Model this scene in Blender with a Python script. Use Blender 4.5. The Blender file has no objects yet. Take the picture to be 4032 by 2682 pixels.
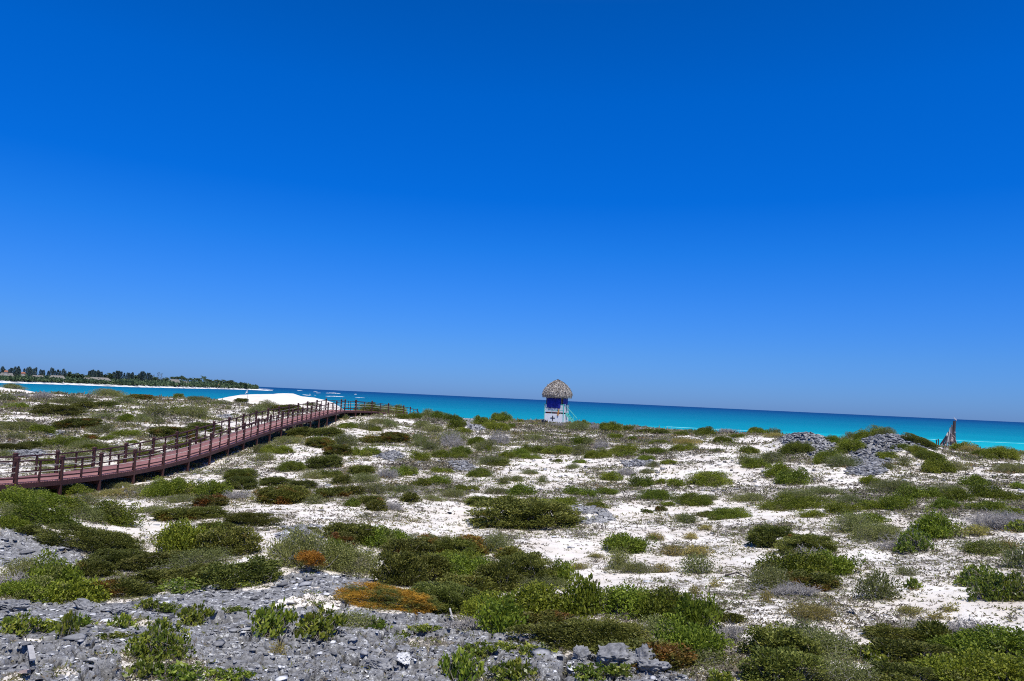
import bpy, math, random
import numpy as np
from mathutils import Vector, Matrix

# ------------------------------------------------------------------ camera, world, sun
scene = bpy.context.scene
C = scene.collection
F = 2912.0                      # focal length in pixels of the 4032 px wide photograph
PITCH, ROLL, CAMZ = math.radians(4.47), math.radians(2.67), 7.0
cam_data = bpy.data.cameras.new("camera")
cam_data.sensor_fit = 'HORIZONTAL'; cam_data.sensor_width = 36.0; cam_data.lens = 26.0
cam_data.clip_start = 0.1; cam_data.clip_end = 90000
cam = bpy.data.objects.new("camera", cam_data); C.objects.link(cam)
RCAM = Matrix.Rotation(math.pi/2 + PITCH, 3, 'X') @ Matrix.Rotation(ROLL, 3, 'Z')
cam.matrix_world = Matrix.Translation((0, 0, CAMZ)) @ RCAM.to_4x4()
scene.camera = cam

SUN_EL, SUN_AZ = math.radians(65), math.radians(158)      # high tropical sun, behind and to the right of the camera
sd = bpy.data.lights.new("sun", 'SUN'); sd.energy = 4.7; sd.angle = math.radians(0.5); sd.color = (1.0, 0.965, 0.90)
sun = bpy.data.objects.new("sun", sd); C.objects.link(sun)
sdir = Vector((math.sin(SUN_AZ)*math.cos(SUN_EL), math.cos(SUN_AZ)*math.cos(SUN_EL), math.sin(SUN_EL)))
sun.rotation_euler = sdir.to_track_quat('Z', 'Y').to_euler()

world = bpy.data.worlds.new("World"); scene.world = world; world.use_nodes = True
wn, wl = world.node_tree.nodes, world.node_tree.links
wn.clear()
sky = wn.new('ShaderNodeTexSky'); sky.sky_type = 'NISHITA'; sky.sun_disc = False
sky.sun_elevation = SUN_EL; sky.sun_rotation = SUN_AZ
sky.air_density = 1.0; sky.dust_density = 0.3; sky.ozone_density = 3.0
tc = wn.new('ShaderNodeTexCoord'); sep = wn.new('ShaderNodeSeparateXYZ')
wl.new(tc.outputs['Generated'], sep.inputs[0])
ramp = wn.new('ShaderNodeValToRGB'); wl.new(sep.outputs['Z'], ramp.inputs[0])
cr = ramp.color_ramp
SKY_TINT = [(0.0, (0.155, 0.315, 0.83)), (0.065, (0.1325, 0.335, 0.80)), (0.132, (0.0880, 0.345, 0.86)), (0.198, (0.0380, 0.345, 0.90)), (0.263, (0.0070, 0.3200, 0.92)), (0.382, (0.0006, 0.3450, 0.96)), (0.486, (0.0007, 0.3259, 0.8747)), (0.62, (0.0007, 0.3259, 0.8747))]
SKY_TINT[-1:] = [(0.72, (.45, .56, .80))]
while len(cr.elements) < len(SKY_TINT): cr.elements.new(0.5)
for e, (p, c) in zip(cr.elements, SKY_TINT): e.position = p; e.color = (*c, 1)
mul = wn.new('ShaderNodeMixRGB'); mul.blend_type = 'MULTIPLY'; mul.inputs[0].default_value = 1.0
wl.new(sky.outputs[0], mul.inputs[1]); wl.new(ramp.outputs[0], mul.inputs[2])
bg = wn.new('ShaderNodeBackground'); bg.inputs[1].default_value = 0.162
wo = wn.new('ShaderNodeOutputWorld')
wl.new(mul.outputs[0], bg.inputs[0]); wl.new(bg.outputs[0], wo.inputs[0])

scene.view_settings.view_transform = 'Standard'; scene.view_settings.look = 'None'
scene.view_settings.exposure = 0.0; scene.view_settings.gamma = 1.0
scene.view_settings.use_curve_mapping = False
scene.cycles.max_bounces = 6; scene.cycles.diffuse_bounces = 3; scene.cycles.transparent_max_bounces = 4
scene.cycles.use_denoising = False
scene.cycles.filter_width = 1.05

RNG = np.random.default_rng(7); random.seed(7)

# ------------------------------------------------------------------ helpers
def ray(sx, sy):
    """azimuth and slope of the ray through a photo pixel (4032x2682)"""
    d = RCAM @ Vector(((sx-2016)/F, (1341-sy)/F, -1.0))
    return math.atan2(d.x, d.y), d.z/math.hypot(d.x, d.y)
def at(sx, sy, D):
    az, s = ray(sx, sy)
    return Vector((D*math.sin(az), D*math.cos(az), CAMZ + s*D))
RI = np.array(RCAM.transposed())
def project(x, y, z):
    v = np.stack([x, y, z-CAMZ], -1) @ RI.T
    w = np.where(v[..., 2] < -1e-3, -v[..., 2], 1e9)
    return 2016 + F*v[..., 0]/w, 1341 - F*v[..., 1]/w

def h2(ix, iy, seed):
    h = (ix.astype(np.int64)*374761393 + iy.astype(np.int64)*668265263 + seed*974634777) & 0x7fffffff
    h = ((h ^ (h >> 13))*1274126177) & 0x7fffffff
    h = ((h ^ (h >> 16))*2246822519) & 0x7fffffff
    return (h & 0xffffff)/float(0xffffff)
def vnoise(x, y, seed=0):
    ix, iy = np.floor(x), np.floor(y); fx, fy = x-ix, y-iy
    u, v = fx*fx*(3-2*fx), fy*fy*(3-2*fy)
    a, b = h2(ix, iy, seed), h2(ix+1, iy, seed); c, d = h2(ix, iy+1, seed), h2(ix+1, iy+1, seed)
    return (a*(1-u)+b*u)*(1-v) + (c*(1-u)+d*u)*v
def fbm(x, y, seed=0, o=4):
    s, a, t = 0, .5, 0
    for i in range(o):
        s = s + a*vnoise(x*2**i+i*17.3, y*2**i-i*9.1, seed+i); t += a; a *= .5
    return s/t
def voro(x, y, seed=0):
    ix, iy = np.floor(x), np.floor(y)
    f1 = np.full(x.shape, 9.); f2 = np.full(x.shape, 9.); cid = np.zeros(x.shape)
    for dx in (-1, 0, 1):
        for dy in (-1, 0, 1):
            cx, cy = ix+dx, iy+dy
            r = h2(cx, cy, seed+5)
            d = np.hypot(cx+.15+.7*h2(cx, cy, seed)-x, cy+.15+.7*h2(cx, cy, seed+1)-y)
            n = d < f1
            f2 = np.where(n, f1, np.minimum(f2, d)); cid = np.where(n, r, cid); f1 = np.where(n, d, f1)
    return f1, f2, cid
def sstep(a, b, x):
    t = np.clip((x-a)/(b-a), 0, 1); return t*t*(3-2*t)

def mesh_np(name, V, Fc, nv, smooth=False, attrs=None):
    """V (n,3), Fc (m,nv) faces of equal size"""
    me = bpy.data.meshes.new(name)
    V = np.ascontiguousarray(V, dtype=np.float32); Fc = np.ascontiguousarray(Fc, dtype=np.int32)
    me.vertices.add(len(V)); me.vertices.foreach_set('co', V.ravel())
    me.loops.add(Fc.size); me.loops.foreach_set('vertex_index', Fc.ravel())
    me.polygons.add(len(Fc)); me.polygons.foreach_set('loop_start', np.arange(0, Fc.size, nv, dtype=np.int32))
    if smooth: me.polygons.foreach_set('use_smooth', np.ones(len(Fc), dtype=bool))
    for k, (dom, arr) in (attrs or {}).items():
        a = me.attributes.new(k, 'FLOAT', dom); a.data.foreach_set('value', np.ascontiguousarray(arr, dtype=np.float32))
    me.update(calc_edges=True)
    return me
def link(name, me, m=None, parent=None, loc=None):
    o = bpy.data.objects.new(name, me); C.objects.link(o)
    if m is not None: me.materials.append(m) if len(me.materials) == 0 else None
    if parent is not None: o.parent = parent
    if loc is not None: o.location = loc
    return o
def tag(o, label=None, cat=None, group=None, kind=None):
    if label: o['label'] = label
    if cat: o['category'] = cat
    if group: o['group'] = group
    if kind: o['kind'] = kind
    return o
def empty(name, loc=(0, 0, 0), rz=0):
    o = bpy.data.objects.new(name, None); C.objects.link(o); o.location = loc; o.rotation_euler = (0, 0, rz)
    o.empty_display_size = .2
    return o

class MB:
    """collects simple solids into one mesh"""
    def __init__(s): s.v = []; s.f = []
    def hexa(s, p):          # 8 points, bottom 4 then top 4
        n = len(s.v); s.v += [tuple(q) for q in p]
        s.f += [tuple(n+i for i in q) for q in ((0, 3, 2, 1), (4, 5, 6, 7), (0, 1, 5, 4), (1, 2, 6, 5), (2, 3, 7, 6), (3, 0, 4, 7))]
    def box(s, x0, x1, y0, y1, z0, z1):
        s.hexa([(x0, y0, z0), (x1, y0, z0), (x1, y1, z0), (x0, y1, z0), (x0, y0, z1), (x1, y0, z1), (x1, y1, z1), (x0, y1, z1)])
    def bar(s, a, b, w, h=None, up=Vector((0, 0, 1))):
        h = h or w; a, b = Vector(a), Vector(b); d = (b-a).normalized()
        if abs(d.dot(up)) > .98: up = Vector((0, 1, 0))
        sd_ = d.cross(up).normalized()*w/2; u = sd_.cross(d).normalized()*h/2
        s.hexa([a-sd_-u, a+sd_-u, b+sd_-u, b-sd_-u, a-sd_+u, a+sd_+u, b+sd_+u, b-sd_+u])
    def tube(s, pts, radii, n=7):
        base = len(s.v); m = len(pts)
        for i, p in enumerate(pts):
            p = Vector(p); d = (Vector(pts[min(i+1, m-1)])-Vector(pts[max(i-1, 0)])).normalized()
            up = Vector((0, 0, 1)) if abs(d.z) < .9 else Vector((0, 1, 0))
            x = d.cross(up).normalized(); y = x.cross(d)
            for k in range(n):
                a = 2*math.pi*k/n; s.v.append(tuple(p + (x*math.cos(a)+y*math.sin(a))*radii[i]))
        for i in range(m-1):
            for k in range(n):
                a, b = base+i*n+k, base+i*n+(k+1) % n; s.f.append((a, b, b+n, a+n))
        s.f.append(tuple(base+k for k in range(n-1, -1, -1))); s.f.append(tuple(base+(m-1)*n+k for k in range(n)))
    def build(s, name, m, parent=None, bevel=0, smooth=False):
        me = bpy.data.meshes.new(name); me.from_pydata(s.v, [], s.f); me.update()
        if smooth:
            for p in me.polygons: p.use_smooth = True
        o = link(name, me, m, parent)
        if bevel:
            b = o.modifiers.new('bevel', 'BEVEL'); b.width = bevel; b.segments = 2; b.limit_method = 'ANGLE'
        return o

# ------------------------------------------------------------------ materials
def mat(name):
    m = bpy.data.materials.new(name); m.use_nodes = True
    nt = m.node_tree; nt.nodes.clear()
    out = nt.nodes.new('ShaderNodeOutputMaterial'); b = nt.nodes.new('ShaderNodeBsdfPrincipled')
    nt.links.new(b.outputs[0], out.inputs[0])
    return m, nt, nt.nodes, nt.links, b, out
def rgb_ramp(N, stops):
    r = N.new('ShaderNodeValToRGB'); c = r.color_ramp
    while len(c.elements) < len(stops): c.elements.new(.5)
    for e, (p, col) in zip(c.elements, stops): e.position = p; e.color = (*col, 1)
    return r
def noise(N, L, vec, scale, detail=4, rough=.55, dist=0):
    n = N.new('ShaderNodeTexNoise'); n.inputs['Scale'].default_value = scale; n.inputs['Detail'].default_value = detail
    n.inputs['Roughness'].default_value = rough; n.inputs['Distortion'].default_value = dist
    if vec is not None: L.new(vec, n.inputs['Vector'])
    return n
def simple(name, ca, cb, scale=6, rough=.7, spec=.3, bump=.2, stretch=(1, 1, 1), detail=5):
    m, nt, N, L, b, out = mat(name)
    t = N.new('ShaderNodeTexCoord'); mp = N.new('ShaderNodeMapping'); mp.inputs['Scale'].default_value = stretch
    L.new(t.outputs['Object'], mp.inputs[0])
    n = noise(N, L, mp.outputs[0], scale, detail, .65)
    r = rgb_ramp(N, [(.3, ca), (.7, cb)]); L.new(n.outputs[0], r.inputs[0]); L.new(r.outputs[0], b.inputs['Base Color'])
    b.inputs['Roughness'].default_value = rough; b.inputs['Specular IOR Level'].default_value = spec
    if bump:
        bp = N.new('ShaderNodeBump'); bp.inputs['Strength'].default_value = bump; bp.inputs['Distance'].default_value = .02
        L.new(n.outputs[0], bp.inputs['Height']); L.new(bp.outputs[0], b.inputs['Normal'])
    return m
def leafmat(name, cols, patch=None, transl=.30, spec=.25, rough=.55, pamt=.5):
    """leaf colour varies leaf by leaf and plant by plant; patch = a second colour in clumps (vine, dead growth)"""
    m, nt, N, L, b, out = mat(name)
    a = N.new('ShaderNodeAttribute'); a.attribute_name = 'rnd'
    n_ = len(cols); r = rgb_ramp(N, [(i/(n_-1), c) for i, c in enumerate(cols)]); L.new(a.outputs['Fac'], r.inputs[0])
    col = r.outputs[0]
    oi = N.new('ShaderNodeObjectInfo'); t = N.new('ShaderNodeTexCoord')
    if patch:
        ad = N.new('ShaderNodeVectorMath'); ad.operation = 'ADD'; cb_ = N.new('ShaderNodeCombineXYZ')
        mm = N.new('ShaderNodeMath'); mm.operation = 'MULTIPLY'; mm.inputs[1].default_value = 40; L.new(oi.outputs['Random'], mm.inputs[0])
        L.new(mm.outputs[0], cb_.inputs[0]); L.new(t.outputs['Object'], ad.inputs[0]); L.new(cb_.outputs[0], ad.inputs[1])
        n = noise(N, L, ad.outputs[0], 1.5, 3, .6)
        rr = N.new('ShaderNodeMapRange'); rr.inputs[1].default_value = pamt; rr.inputs[2].default_value = pamt+.1; L.new(n.outputs[0], rr.inputs[0])
        pr = rgb_ramp(N, [(0, patch[0]), (1, patch[1])]); L.new(a.outputs['Fac'], pr.inputs[0])
        mx = N.new('ShaderNodeMixRGB'); L.new(rr.outputs[0], mx.inputs[0]); L.new(col, mx.inputs[1]); L.new(pr.outputs[0], mx.inputs[2]); col = mx.outputs[0]
    hs = N.new('ShaderNodeHueSaturation')
    v = N.new('ShaderNodeMapRange'); v.inputs[3].default_value = .75; v.inputs[4].default_value = 1.3; L.new(oi.outputs['Random'], v.inputs[0])
    w = N.new('ShaderNodeMath'); w.operation = 'MULTIPLY'; w.inputs[1].default_value = 7.31; L.new(oi.outputs['Random'], w.inputs[0])
    w2 = N.new('ShaderNodeMath'); w2.operation = 'FRACT'; L.new(w.outputs[0], w2.inputs[0])
    hu = N.new('ShaderNodeMapRange'); hu.inputs[3].default_value = .485; hu.inputs[4].default_value = .512; L.new(w2.outputs[0], hu.inputs[0])
    L.new(hu.outputs[0], hs.inputs['Hue']); L.new(v.outputs[0], hs.inputs['Value']); L.new(col, hs.inputs['Color'])
    L.new(hs.outputs[0], b.inputs['Base Color'])
    b.inputs['Roughness'].default_value = rough; b.inputs['Specular IOR Level'].default_value = spec
    if transl:
        tr = N.new('ShaderNodeBsdfTranslucent'); L.new(hs.outputs[0], tr.inputs[0])
        ms = N.new('ShaderNodeMixShader'); ms.inputs[0].default_value = transl
        L.new(b.outputs[0], ms.inputs[1]); L.new(tr.outputs[0], ms.inputs[2]); L.new(ms.outputs[0], out.inputs[0])
    return m
# ------------------------------------------------------------------ lie of the land
CT = []      # (photo x, photo y, distance): what the photograph shows of the dune surface
for sx, rows in {
  -700: ((2682, 9), (2300, 14), (2050, 22), (1900, 32), (1800, 42), (1700, 58), (1620, 76)),
  0: ((2682, 9), (2400, 13.3), (2250, 17), (2100, 22), (1960, 31), (1850, 41), (1750, 52), (1650, 70), (1575, 100), (1548, 112)),
  500: ((2682, 9.1), (2380, 13.3), (2240, 17.3), (2090, 23), (1950, 32), (1850, 41.5), (1745, 55), (1640, 76), (1590, 96), (1560, 115)),
  1000: ((2682, 9.3), (2400, 13), (2200, 17.5), (2050, 24), (1950, 31), (1850, 41), (1765, 51), (1700, 62), (1630, 82), (1597, 95)),
  1400: ((2682, 9.5), (2400, 13.4), (2220, 18), (2070, 24), (1940, 32.5), (1840, 42), (1760, 54), (1700, 65), (1634, 83)),
  2000: ((2682, 9.7), (2400, 14), (2250, 18), (2100, 23.5), (1950, 32.5), (1850, 42), (1780, 53), (1720, 68), (1660, 103)),
  2500: ((2682, 10), (2400, 14.2), (2250, 18.2), (2100, 23.7), (1950, 32.5), (1850, 41.5), (1780, 52), (1730, 66), (1683, 96)),
  3000: ((2682, 10.3), (2450, 13.5), (2250, 18.5), (2100, 24), (1950, 32.5), (1850, 41), (1780, 50), (1715, 63)),
  3500: ((2682, 10.6), (2450, 13.7), (2250, 18.5), (2100, 23.7), (1950, 32), (1850, 41.5), (1770, 55), (1750, 61)),
  4032: ((2682, 11), (2450, 14), (2250, 18.5), (2100, 23.5), (1950, 33), (1850, 44), (1792, 58)),
  4700: ((2700, 11), (2450, 14.2), (2250, 18.8), (2100, 24), (1960, 34), (1860, 46), (1820, 58)),
}.items():
    for sy, D in rows: CT.append((sx, sy, D))
_p = []
for sx, sy, D in CT:
    az, s = ray(sx, sy); _p.append((az, math.log(D), CAMZ+s*D))
_p = np.array(_p); _X = _p[:, :2]*np.array([1.0, 1.0])
def _k(r): return np.where(r > 1e-9, r*r*np.log(np.maximum(r, 1e-9)), 0)
_n = len(_p); _A = np.zeros((_n+3, _n+3))
_A[:_n, :_n] = _k(np.linalg.norm(_X[:, None]-_X[None], axis=2)) + np.eye(_n)*2e-4
_A[:_n, _n] = 1; _A[:_n, _n+1:] = _X; _A[_n, :_n] = 1; _A[_n+1:, :_n] = _X.T
_w = np.linalg.solve(_A, np.concatenate([_p[:, 2], np.zeros(3)]))
GA = np.linspace(-1.1, 1.1, 260); GL = np.linspace(math.log(7), math.log(130), 220)
_g = np.stack(np.meshgrid(GA, GL, indexing='ij'), -1).reshape(-1, 2)
_gz = np.concatenate([_k(np.linalg.norm(c[:, None]-_X[None], axis=2))@_w[:_n] + _w[_n] + c@_w[_n+1:] for c in np.array_split(_g, 20)]).reshape(260, 220)
def terr(az, l):
    u = np.clip((az-GA[0])/(GA[1]-GA[0]), 0, 258.999); v = np.clip((l-GL[0])/(GL[1]-GL[0]), 0, 218.999)
    i, j = u.astype(int), v.astype(int); u -= i; v -= j
    return (_gz[i, j]*(1-u)+_gz[i+1, j]*u)*(1-v) + (_gz[i, j+1]*(1-u)+_gz[i+1, j+1]*u)*v
AZ = lambda sx: math.atan((sx-2016)/F)
RID = [(-700, 105), (0, 112), (500, 115), (820, 112), (1000, 96), (1200, 91), (1400, 85), (1700, 95), (2000, 104), (2190, 114), (2330, 108), (2500, 97), (2700, 82), (3000, 64), (3400, 62), (4032, 59), (4700, 58)]
RA, RD = np.array([AZ(a) for a, b in RID]), np.array([b for a, b in RID])
# bare white dunes beyond the ridge
DN = [(-400, 1505, 150), (0, 1525, 150), (60, 1529, 150), (110, 1538, 150), (160, 1548, 150), (230, 1640, 150), (700, 1640, 140), (780, 1590, 136), (860, 1572, 134), (900, 1563, 134), (950, 1555, 134), (1000, 1554, 134), (1060, 1553, 134),
      (1120, 1549, 134), (1155, 1551, 134), (1190, 1562, 134), (1240, 1565, 134), (1275, 1573, 134), (1310, 1585, 134), (1345, 1606, 134), (1420, 1680, 134)]
DA = np.array([ray(a, b)[0] for a, b, c in DN]); DZ = np.array([CAMZ+ray(a, b)[1]*c for a, b, c in DN]); DD = np.array([c for a, b, c in DN])
# (photo x, photo y of the middle, distance, height, half width, half depth)
BUMP = [(3165, 1735, 52, 1.05, 1.9, 3.2), (3520, 1760, 51, 1.15, 2.4, 4.5), (3350, 1900, 42, .25, 2.5, 3), (1868, 1675, 74, .5, 1.3, 2.5),
        (-60, 2060, 22.5, .75, 2.6, 3.2), (1350, 2330, 14.5, .12, 2, 1.5), (1560, 1805, 47, .25, 1.6, 2), (330, 1795, 47, .3, 2, 2),
        (2300, 2015, 26.5, .15, 1.2, 1), (1500, 1950, 29, .2, 3, 3), (2700, 1770, 53, .35, 5, 5), (600, 1640, 76, .35, 6, 8)]
BP = [(at(a, b, c).x, at(a, b, c).y, h, w, d, math.atan2(at(a, b, c).x, at(a, b, c).y)) for a, b, c, h, w, d in BUMP]
def ground(x, y):
    """height of the dunes without the fine rock relief"""
    x = np.asarray(x, float); y = np.asarray(y, float)
    D = np.hypot(x, y); az = np.arctan2(x, y); aza = np.clip(az, -1.05, 1.05)
    rd = np.interp(aza, RA, RD)
    z = terr(aza, np.log(np.maximum(np.minimum(D, rd), 7.2)))
    near = sstep(6, 14, D)
    z = z + near*((fbm(x/7, y/7, 3, 3)-.5)*.5 + (fbm(x/1.7, y/1.7, 11, 3)-.5)*.14)*sstep(0, 12, rd+6-D)
    z = z - .48*np.exp(-np.abs((x+18.9)/2.9)**3)*sstep(20, 26, y)*(1-sstep(70, 78, y))
    for bx, by, h, w, d, a in BP:
        r = (x-bx)*math.cos(a)-(y-by)*math.sin(a); t = (x-bx)*math.sin(a)+(y-by)*math.cos(a)
        q = (r/w)**2+(t/d)**2
        z = z + h*np.exp(-q**1.3)
    z = z*(1-sstep(2, 34, D-rd)) + -2.2*sstep(2, 34, D-rd)
    zt = np.interp(az, DA, DZ) + (fbm(x/9, y/9, 41, 3)-.5)*.35+(fbm(x/2.2, y/3, 43, 3)-.5)*.28
    dd = np.interp(az, DA, DD); dz = -2.4+(zt+2.4)*np.exp(-np.abs((D-dd)/22)**2.4)
    z = np.where(np.abs(az) < 1.0, np.maximum(z, dz), z)
    return z
def gz(x, y): return float(ground(np.array([x]), np.array([y]))[0])
_DM = np.exp(np.linspace(math.log(8.2), math.log(150), 900))
def hit(sx, sy):
    """first point of the ground that the photograph shows at this pixel"""
    az, s = ray(sx, sy); x, y = _DM*math.sin(az), _DM*math.cos(az)
    g = ground(x, y) - (CAMZ+s*_DM); i = np.nonzero(g >= 0)[0]
    if len(i): D = _DM[i[0]]
    else:
        rd = float(np.interp(az, RA, RD)); k = np.argmax(np.where(_DM < rd+3, g, -99)); D = _DM[k]
    return D, az

# rock outcrops, bare sand and littered sand: outlines (in 2357 px units of the photograph) laid on the land
def inpoly(px, py, poly):
    r = np.zeros(px.shape, bool); n = len(poly)
    for i in range(n):
        x0, y0 = poly[i]; x1, y1 = poly[(i+1) % n]
        c = ((y0 > py) != (y1 > py))
        with np.errstate(divide='ignore', invalid='ignore'):
            r ^= c & (px < (x1-x0)*(py-y0)/((y1-y0) if y1 != y0 else 1e-9)+x0)
    return r
ROCK = [[(-900, 1385), (0, 1382), (200, 1376), (325, 1385), (345, 1370), (480, 1343), (560, 1350), (625, 1352), (632, 1318), (700, 1316), (860, 1325), (880, 1350), (830, 1385), (800, 1402), (900, 1412), (1010, 1402), (1040, 1425), (1100, 1440), (1190, 1462), (1300, 1508), (1380, 1512), (1450, 1520), (1530, 1525), (1560, 1548), (1640, 1600), (1500, 1800), (-900, 1800)],
        [(-300, 1178), (0, 1182), (60, 1194), (130, 1232), (150, 1250), (180, 1275), (215, 1292), (120, 1302), (-300, 1310)],
        [(1270, 1160), (1330, 1158), (1400, 1172), (1415, 1195), (1350, 1205), (1300, 1200)],
        [(1062, 960), (1085, 957), (1112, 972), (1118, 990), (1080, 990)],
        [(1792, 998), (1830, 992), (1870, 994), (1905, 1003), (1925, 1030), (1900, 1062), (1870, 1060), (1850, 1030), (1805, 1030)],
        [(1965, 1030), (1990, 1005), (2030, 995), (2062, 995), (2110, 1012), (2160, 1035), (2100, 1030), (2055, 1045), (2040, 1090), (1990, 1096), (1945, 1088), (1955, 1060)],
        [(20, 1036), (90, 1034), (112, 1046), (60, 1056), (15, 1050)], [(95, 992), (140, 990), (160, 1000), (100, 1005)],
        [(860, 1050), (905, 1038), (940, 1050), (900, 1062)], [(1035, 1062), (1080, 1060), (1100, 1080), (1050, 1085)],
        [(650, 1212), (735, 1208), (745, 1240), (700, 1262), (640, 1250)], [(1425, 1060), (1500, 1058), (1520, 1070), (1440, 1075)], [(490, 958), (530, 952), (540, 966)]]
SANDY = [[(290, 1505), (350, 1485), (480, 1515), (560, 1600), (270, 1600)], [(40, 1460), (110, 1465), (100, 1478)], [(120, 1530), (160, 1520), (190, 1545), (130, 1550)],
         [(0, 1550), (40, 1545), (60, 1600), (-20, 1600)], [(610, 1455), (640, 1448), (650, 1475), (600, 1478)]]
CLEAN = [[(240, 1215), (395, 1195), (400, 1260), (340, 1285), (260, 1260)], [(500, 1160), (690, 1150), (860, 1175), (820, 1195), (560, 1195)], [(560, 1260), (640, 1265), (660, 1320), (570, 1300)],
         [(1180, 1190), (1310, 1225), (1340, 1300), (1200, 1270)], [(2050, 1180), (2357, 1330), (2400, 1470), (2150, 1440), (1960, 1260)], [(1750, 1370), (2000, 1450), (2000, 1500), (1740, 1440)],
         [(640, 1020), (800, 1030), (720, 1070), (600, 1080)], [(430, 1035), (560, 1010), (590, 1030), (350, 1110), (300, 1105)], [(1560, 1000), (1800, 1010), (1760, 1060), (1600, 1040)], [(1380, 1130), (1500, 1135), (1480, 1200), (1340, 1190)],
         [(1900, 1100), (2000, 1090), (2010, 1120), (1900, 1130)], [(980, 1180), (1120, 1170), (1140, 1230), (1060, 1235)]]
DIRTY = [[(-50, 920), (200, 925), (420, 960), (470, 1000), (350, 1070), (-50, 1060)], [(250, 1130), (470, 1120), (520, 1160), (300, 1200)], [(1900, 1120), (2357, 1110), (2357, 1240), (2100, 1230), (1950, 1180)], [(1650, 1290), (1950, 1290), (1950, 1390), (1700, 1380)],
         [(500, 1010), (1000, 1010), (1100, 1200), (500, 1180)], [(1800, 1040), (2357, 1040), (2357, 1110), (1800, 1110)], [(960, 960), (1550, 985), (1550, 1060), (960, 1040)]]
def regions(x, y, z):
    D = np.hypot(x, y); sx, sy = project(x, y, z); px, py = sx/1.7106, sy/1.7106
    k = np.clip((py-900)/600, .05, 1.2)
    wx = (fbm(x/.5, y/.5, 61, 4)-.5)*60*k; wy = (fbm(x/.5, y/.5, 71, 4)-.5)*36*k
    qx, qy = px+wx, py+wy; front = (y > 1) & (D < 118)
    rock = np.zeros(x.shape); cl = np.zeros(x.shape)
    for p in ROCK: rock[inpoly(qx, qy, p) & front] = 1
    for p in SANDY: rock[inpoly(qx, qy, p) & front] = 0
    for p in DIRTY: cl[inpoly(qx, qy, p) & front] = -.28
    for p in CLEAN: cl[inpoly(qx, qy, p) & front] = .30
    cl[D > 119] = 3
    return rock, cl

nA, nR = 1150, 1150
aa = np.concatenate([np.linspace(-math.pi, -.70, 40)[:-1], np.linspace(-.70, .70, nA), np.linspace(.70, math.pi, 40)[1:-1]])
rr = np.concatenate([[.6, 1.5, 2.5, 3.5, 4.5, 5.5, 6.5, 7.2], np.exp(np.linspace(math.log(8), math.log(150), nR)), np.exp(np.linspace(math.log(152), math.log(330), 30))])
NA_, NR_ = len(aa), len(rr)
A2, R2 = np.meshgrid(aa, rr, indexing='ij')
X, Y = (R2*np.sin(A2)), (R2*np.cos(A2))
Z = ground(X, Y)
rock, clean = regions(X, Y, Z)
def blur(a, n):
    for _ in range(n):
        b = a.copy(); b[1:-1] = (a[:-2]+2*a[1:-1]+a[2:])/4; a = b
        b = a.copy(); b[:, 1:-1] = (a[:, :-2]+2*a[:, 1:-1]+a[:, 2:])/4; a = b
    return a
rockS = blur(rock, 3); clean = blur(clean, 6)
M_ = rockS > .02
x_, y_ = X[M_], Y[M_]
wx_ = x_+(fbm(x_/.6, y_/.6, 5, 3)-.5)*.5; wy_ = y_+(fbm(x_/.6, y_/.6, 6, 3)-.5)*.5
big = fbm(x_/1.6, y_/1.6, 81, 3)
f1, f2, ci = voro(wx_/.50, wy_/.36, 3); g1, g2, gi = voro(wx_/.19, wy_/.14, 9)
crack = 1-sstep(0, .16, f2-f1); crack2 = 1-sstep(0, .18, g2-g1)
k1 = sstep(.36, .52, fbm(x_/2.1, y_/2.1, 15, 2))
relief = .06*(ci-.4)*k1 - .11*crack*k1 + .03*(gi-.5)*(.5+.5*k1) - .05*crack2*(.35+.65*k1) + .20*(big-.5) + .04*(fbm(x_/.16, y_/.10, 31, 4)-.5)
pits = sstep(.66, .74, fbm(x_/.7, y_/.5, 77, 3)); relief -= .22*pits
Zr = np.zeros(Z.shape); Zr[M_] = relief*rockS[M_]
crk = np.zeros(Z.shape); crk[M_] = np.maximum(crack*k1, .65*crack2*(.4+.6*k1))*rockS[M_]; crk[M_] = np.maximum(crk[M_], pits*.6)
pock = np.zeros(Z.shape); pock[M_] = sstep(.66, .71, fbm(x_/1.1+5, y_/.8, 177, 4))*(np.hypot(x_, y_) < 30); rockS = rockS*(1-.95*pock)
Z += Zr + (rock < .5)*(fbm(X/.35, Y/.35, 51, 3)-.5)*.05*sstep(7, 12, R2)*(R2 < 118)
TERR_AZ, TERR_LR, TERR_DZ = aa, np.log(rr), Zr
def rockz(x, y):
    """fine relief of the rock at a point"""
    i = np.clip(np.searchsorted(aa, np.arctan2(x, y)), 0, NA_-1); j = np.clip(np.searchsorted(rr, np.hypot(x, y)), 0, NR_-1)
    return Z[i, j]
litter_shade = (fbm(X/2.6, Y/2.6, 91, 4)-.5)*1.3+.5 - clean*.5          # more shrubs add to it below
litter_shade = np.maximum(litter_shade, 1.15*np.exp(-((X+19.0)/1.5)**4)*((Y > 22) & (Y < 78)))  # boardwalk's shade deepened in the ground colour by extra dark specks under the deck
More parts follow.
